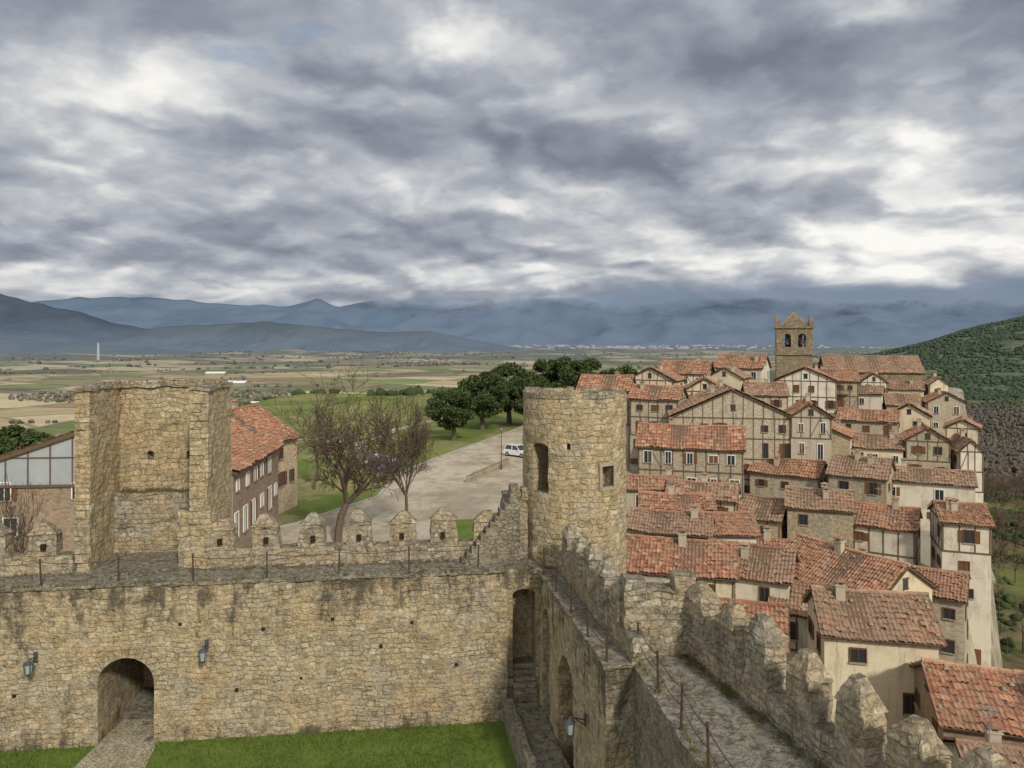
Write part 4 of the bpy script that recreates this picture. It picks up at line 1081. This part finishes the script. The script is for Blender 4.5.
def sign(x,y,z,rot):
    e=empty('parking_sign',(x,y,z),math.radians(rot)); mb=MB(); mb.tube((0,0,0),(0,0,2.9),.04,.04,8); mb.box((0,-.05,2.5),(.55,.03,.55),None,1); mb.box((-.08,-.07,2.5),(.07,.012,.4),None,2)
    for i in range(8):
        a=-math.pi/2+math.pi*i/7; mb.box((-.04+.11*math.cos(a),-.07,2.6+.10*math.sin(a)),(.07,.012,.07),None,2)
    mb.obj('post_and_panel',[MAT['car_grey'],MAT['sign_blue'],MAT['white_paint']],e)
sign(-16.3,91,-2.98,-5)
bm=bmesh.new(); bm_box(bm,fr(-27,52,1,0.05),0,13,0,.5,-3.4,-1.9); stone(bm,'low_stone_wall',MAT['hstone'],None,.5,.05)
bm=bmesh.new(); bm_box(bm,fr(-5,88,5,14),0,14,0,.5,-3.4,-2.2); stone(bm,'low_stone_wall',MAT['hstone'],None,.5,.05)

# ------------------------------------------------------------------ sky & light
world=bpy.data.worlds.new('World'); sc.world=world; world.use_nodes=True; nt=world.node_tree; nt.nodes.clear()
D=nd(nt,'ShaderNodeTexCoord').outputs['Generated']; sx=nd(nt,'ShaderNodeSeparateXYZ',{0:D}); X,Y,Zz=sx.outputs
el=mth(nt,'MULTIPLY',mth(nt,'ARCSINE',Zz),57.2958); az=mth(nt,'MULTIPLY',mth(nt,'ARCTAN2',X,Y),57.2958)
zz=mth(nt,'ADD',mth(nt,'MAXIMUM',Zz,0.0),.27)
p=nd(nt,'ShaderNodeCombineXYZ',{0:mth(nt,'DIVIDE',X,zz),1:mth(nt,'DIVIDE',Y,zz),2:0.0}).outputs[0]
w=nz(nt,p,1.6,3,.5,out=1); pw=vadd(nt,p,vmul(nt,vadd(nt,w,(-.5,-.5,-.5)),(.28,.28,0)))
n1_=nz(nt,pw,1.2,7,.54); n2s=nz(nt,vadd(nt,pw,(.04,-.13,0)),1.2,7,.54)
wp=nz(nt,p,4.5,4,.6,out=1); pv=vadd(nt,pw,vmul(nt,vadd(nt,wp,(-.5,-.5,-.5)),(.30,.30,0)))
def puff(v): return nd(nt,'ShaderNodeTexVoronoi',{'Vector':v,'Scale':2.3,'Detail':2.0,'Roughness':.5,'Smoothness':.6},feature='SMOOTH_F1',voronoi_dimensions='2D').outputs['Distance']
v1=puff(pv); v2=puff(vadd(nt,pv,(.03,-.09,0)))
wd_=nd(nt,'ShaderNodeSeparateColor',{0:nz(nt,pw,1.7,6,.62,out=1)})
azw=mth(nt,'ADD',az,mth(nt,'MULTIPLY',mth(nt,'SUBTRACT',wd_.outputs[0],.5),34.0))
elw=mth(nt,'ADD',el,mth(nt,'MULTIPLY',mth(nt,'SUBTRACT',wd_.outputs[1],.5),13.0))
elh=mth(nt,'ADD',el,mth(nt,'MULTIPLY',mth(nt,'SUBTRACT',wd_.outputs[1],.5),4.0))
def gauss(a0,e0,sa,se,E=None):
    u=mth(nt,'DIVIDE',mth(nt,'SUBTRACT',azw,a0),sa); v=mth(nt,'DIVIDE',mth(nt,'SUBTRACT',E or elw,e0),se)
    return mth(nt,'POWER',2.718,mth(nt,'MULTIPLY',mth(nt,'ADD',mth(nt,'MULTIPLY',u,u),mth(nt,'MULTIPLY',v,v)),-1.0))
B=0.0
for a0,e0,sa,se,amp,E in ((-29,16.5,10,3.2,.32,None),(-22,9,20,3.4,-.14,None),(-28,4.3,22,.9,.22,elh),(20,21,22,3.6,-.12,None),(27,7.0,10,2.0,.36,elh),(8,6.0,18,1.2,.20,elh),(6,14,14,4,-.10,None),(28,13.5,9,3,.24,None),(3,9.5,9,1.8,.18,None),(-6,20,10,3,.12,None),(-33,23,8,3,-.08,None)):
    B=mth(nt,'ADD',B,mth(nt,'MULTIPLY',gauss(a0,e0,sa,se,E),amp))
val=mth(nt,'ADD',mth(nt,'MULTIPLY',mth(nt,'SUBTRACT',n1_,.5),.85),.52)
val=mth(nt,'ADD',val,mth(nt,'MULTIPLY',mth(nt,'SUBTRACT',n1_,n2s),1.0))
val=mth(nt,'ADD',val,mth(nt,'MULTIPLY',mth(nt,'SUBTRACT',v2,v1),.55))
val=mth(nt,'ADD',val,mth(nt,'MULTIPLY',mth(nt,'SUBTRACT',.45,v1),.16))
val=mth(nt,'ADD',val,B,clamp=True)
cc=ramp(nt,val,[(.08,(0.19,0.21,0.255)),(.32,(0.29,0.315,0.37)),(.5,(0.40,0.425,0.475)),(.66,(0.55,0.565,0.59)),(.82,(0.77,0.77,0.76)),(1,(0.97,0.95,0.90))])
rt=sm(nt,az,-12,14)
hz0=nd(nt,'ShaderNodeMapRange',{0:elh,1:mth(nt,'ADD',mth(nt,'MULTIPLY',rt,1.4),3.5),2:mth(nt,'ADD',mth(nt,'MULTIPLY',rt,1.2),2.1),3:0.0,4:1.0},interpolation_type='SMOOTHSTEP').outputs[0]
cc=mix(nt,mth(nt,'MULTIPLY',hz0,.85),cc,mix(nt,rt,(0.27,0.335,0.425),(0.19,0.25,0.34)))
back=sm(nt,mth(nt,'ABSOLUTE',az),48,110); up=sm(nt,el,32,65); br=mth(nt,'MAXIMUM',back,up)
cc=mix(nt,br,cc,(0.72,0.72,0.72))
cc=mix(nt,sm(nt,el,-.5,-4),cc,(0.16,0.18,0.18))
sky=nd(nt,'ShaderNodeTexSky',sky_type='NISHITA'); sky.sun_disc=False
SD=Vector((.36,-.76,.58)).normalized(); sky.sun_elevation=math.asin(SD.z); sky.sun_rotation=math.atan2(SD.x,SD.y)
bg1=nd(nt,'ShaderNodeBackground',{0:sky.outputs[0],1:.10}); bg2=nd(nt,'ShaderNodeBackground',{0:cc,1:1.0})
hole=mth(nt,'MULTIPLY',gauss(-17.5,21,4.5,1.2),.9); hole=sm(nt,mth(nt,'ADD',hole,mth(nt,'MULTIPLY',mth(nt,'SUBTRACT',.5,v1),.4)),.5,.9)
ms=nd(nt,'ShaderNodeMixShader',{0:mth(nt,'MULTIPLY',hole,.5),1:bg2.outputs[0],2:bg1.outputs[0]})
nd(nt,'ShaderNodeOutputWorld',{0:ms.outputs[0]})
sl=bpy.data.lights.new('sun','SUN'); sl.energy=2.9; sl.angle=math.radians(5); sl.color=(1,.91,.77)
so=link(bpy.data.objects.new('sun',sl)); so.rotation_euler=(-SD).to_track_quat('-Z','Y').to_euler()

cam=bpy.data.cameras.new('camera'); cam.lens=26; cam.sensor_width=36; cam.clip_start=.2; cam.clip_end=90000; cam.shift_y=-44/1024
co=link(bpy.data.objects.new('camera',cam)); co.location=(0,0,EYE); co.rotation_euler=(math.radians(90),0,0); sc.camera=co
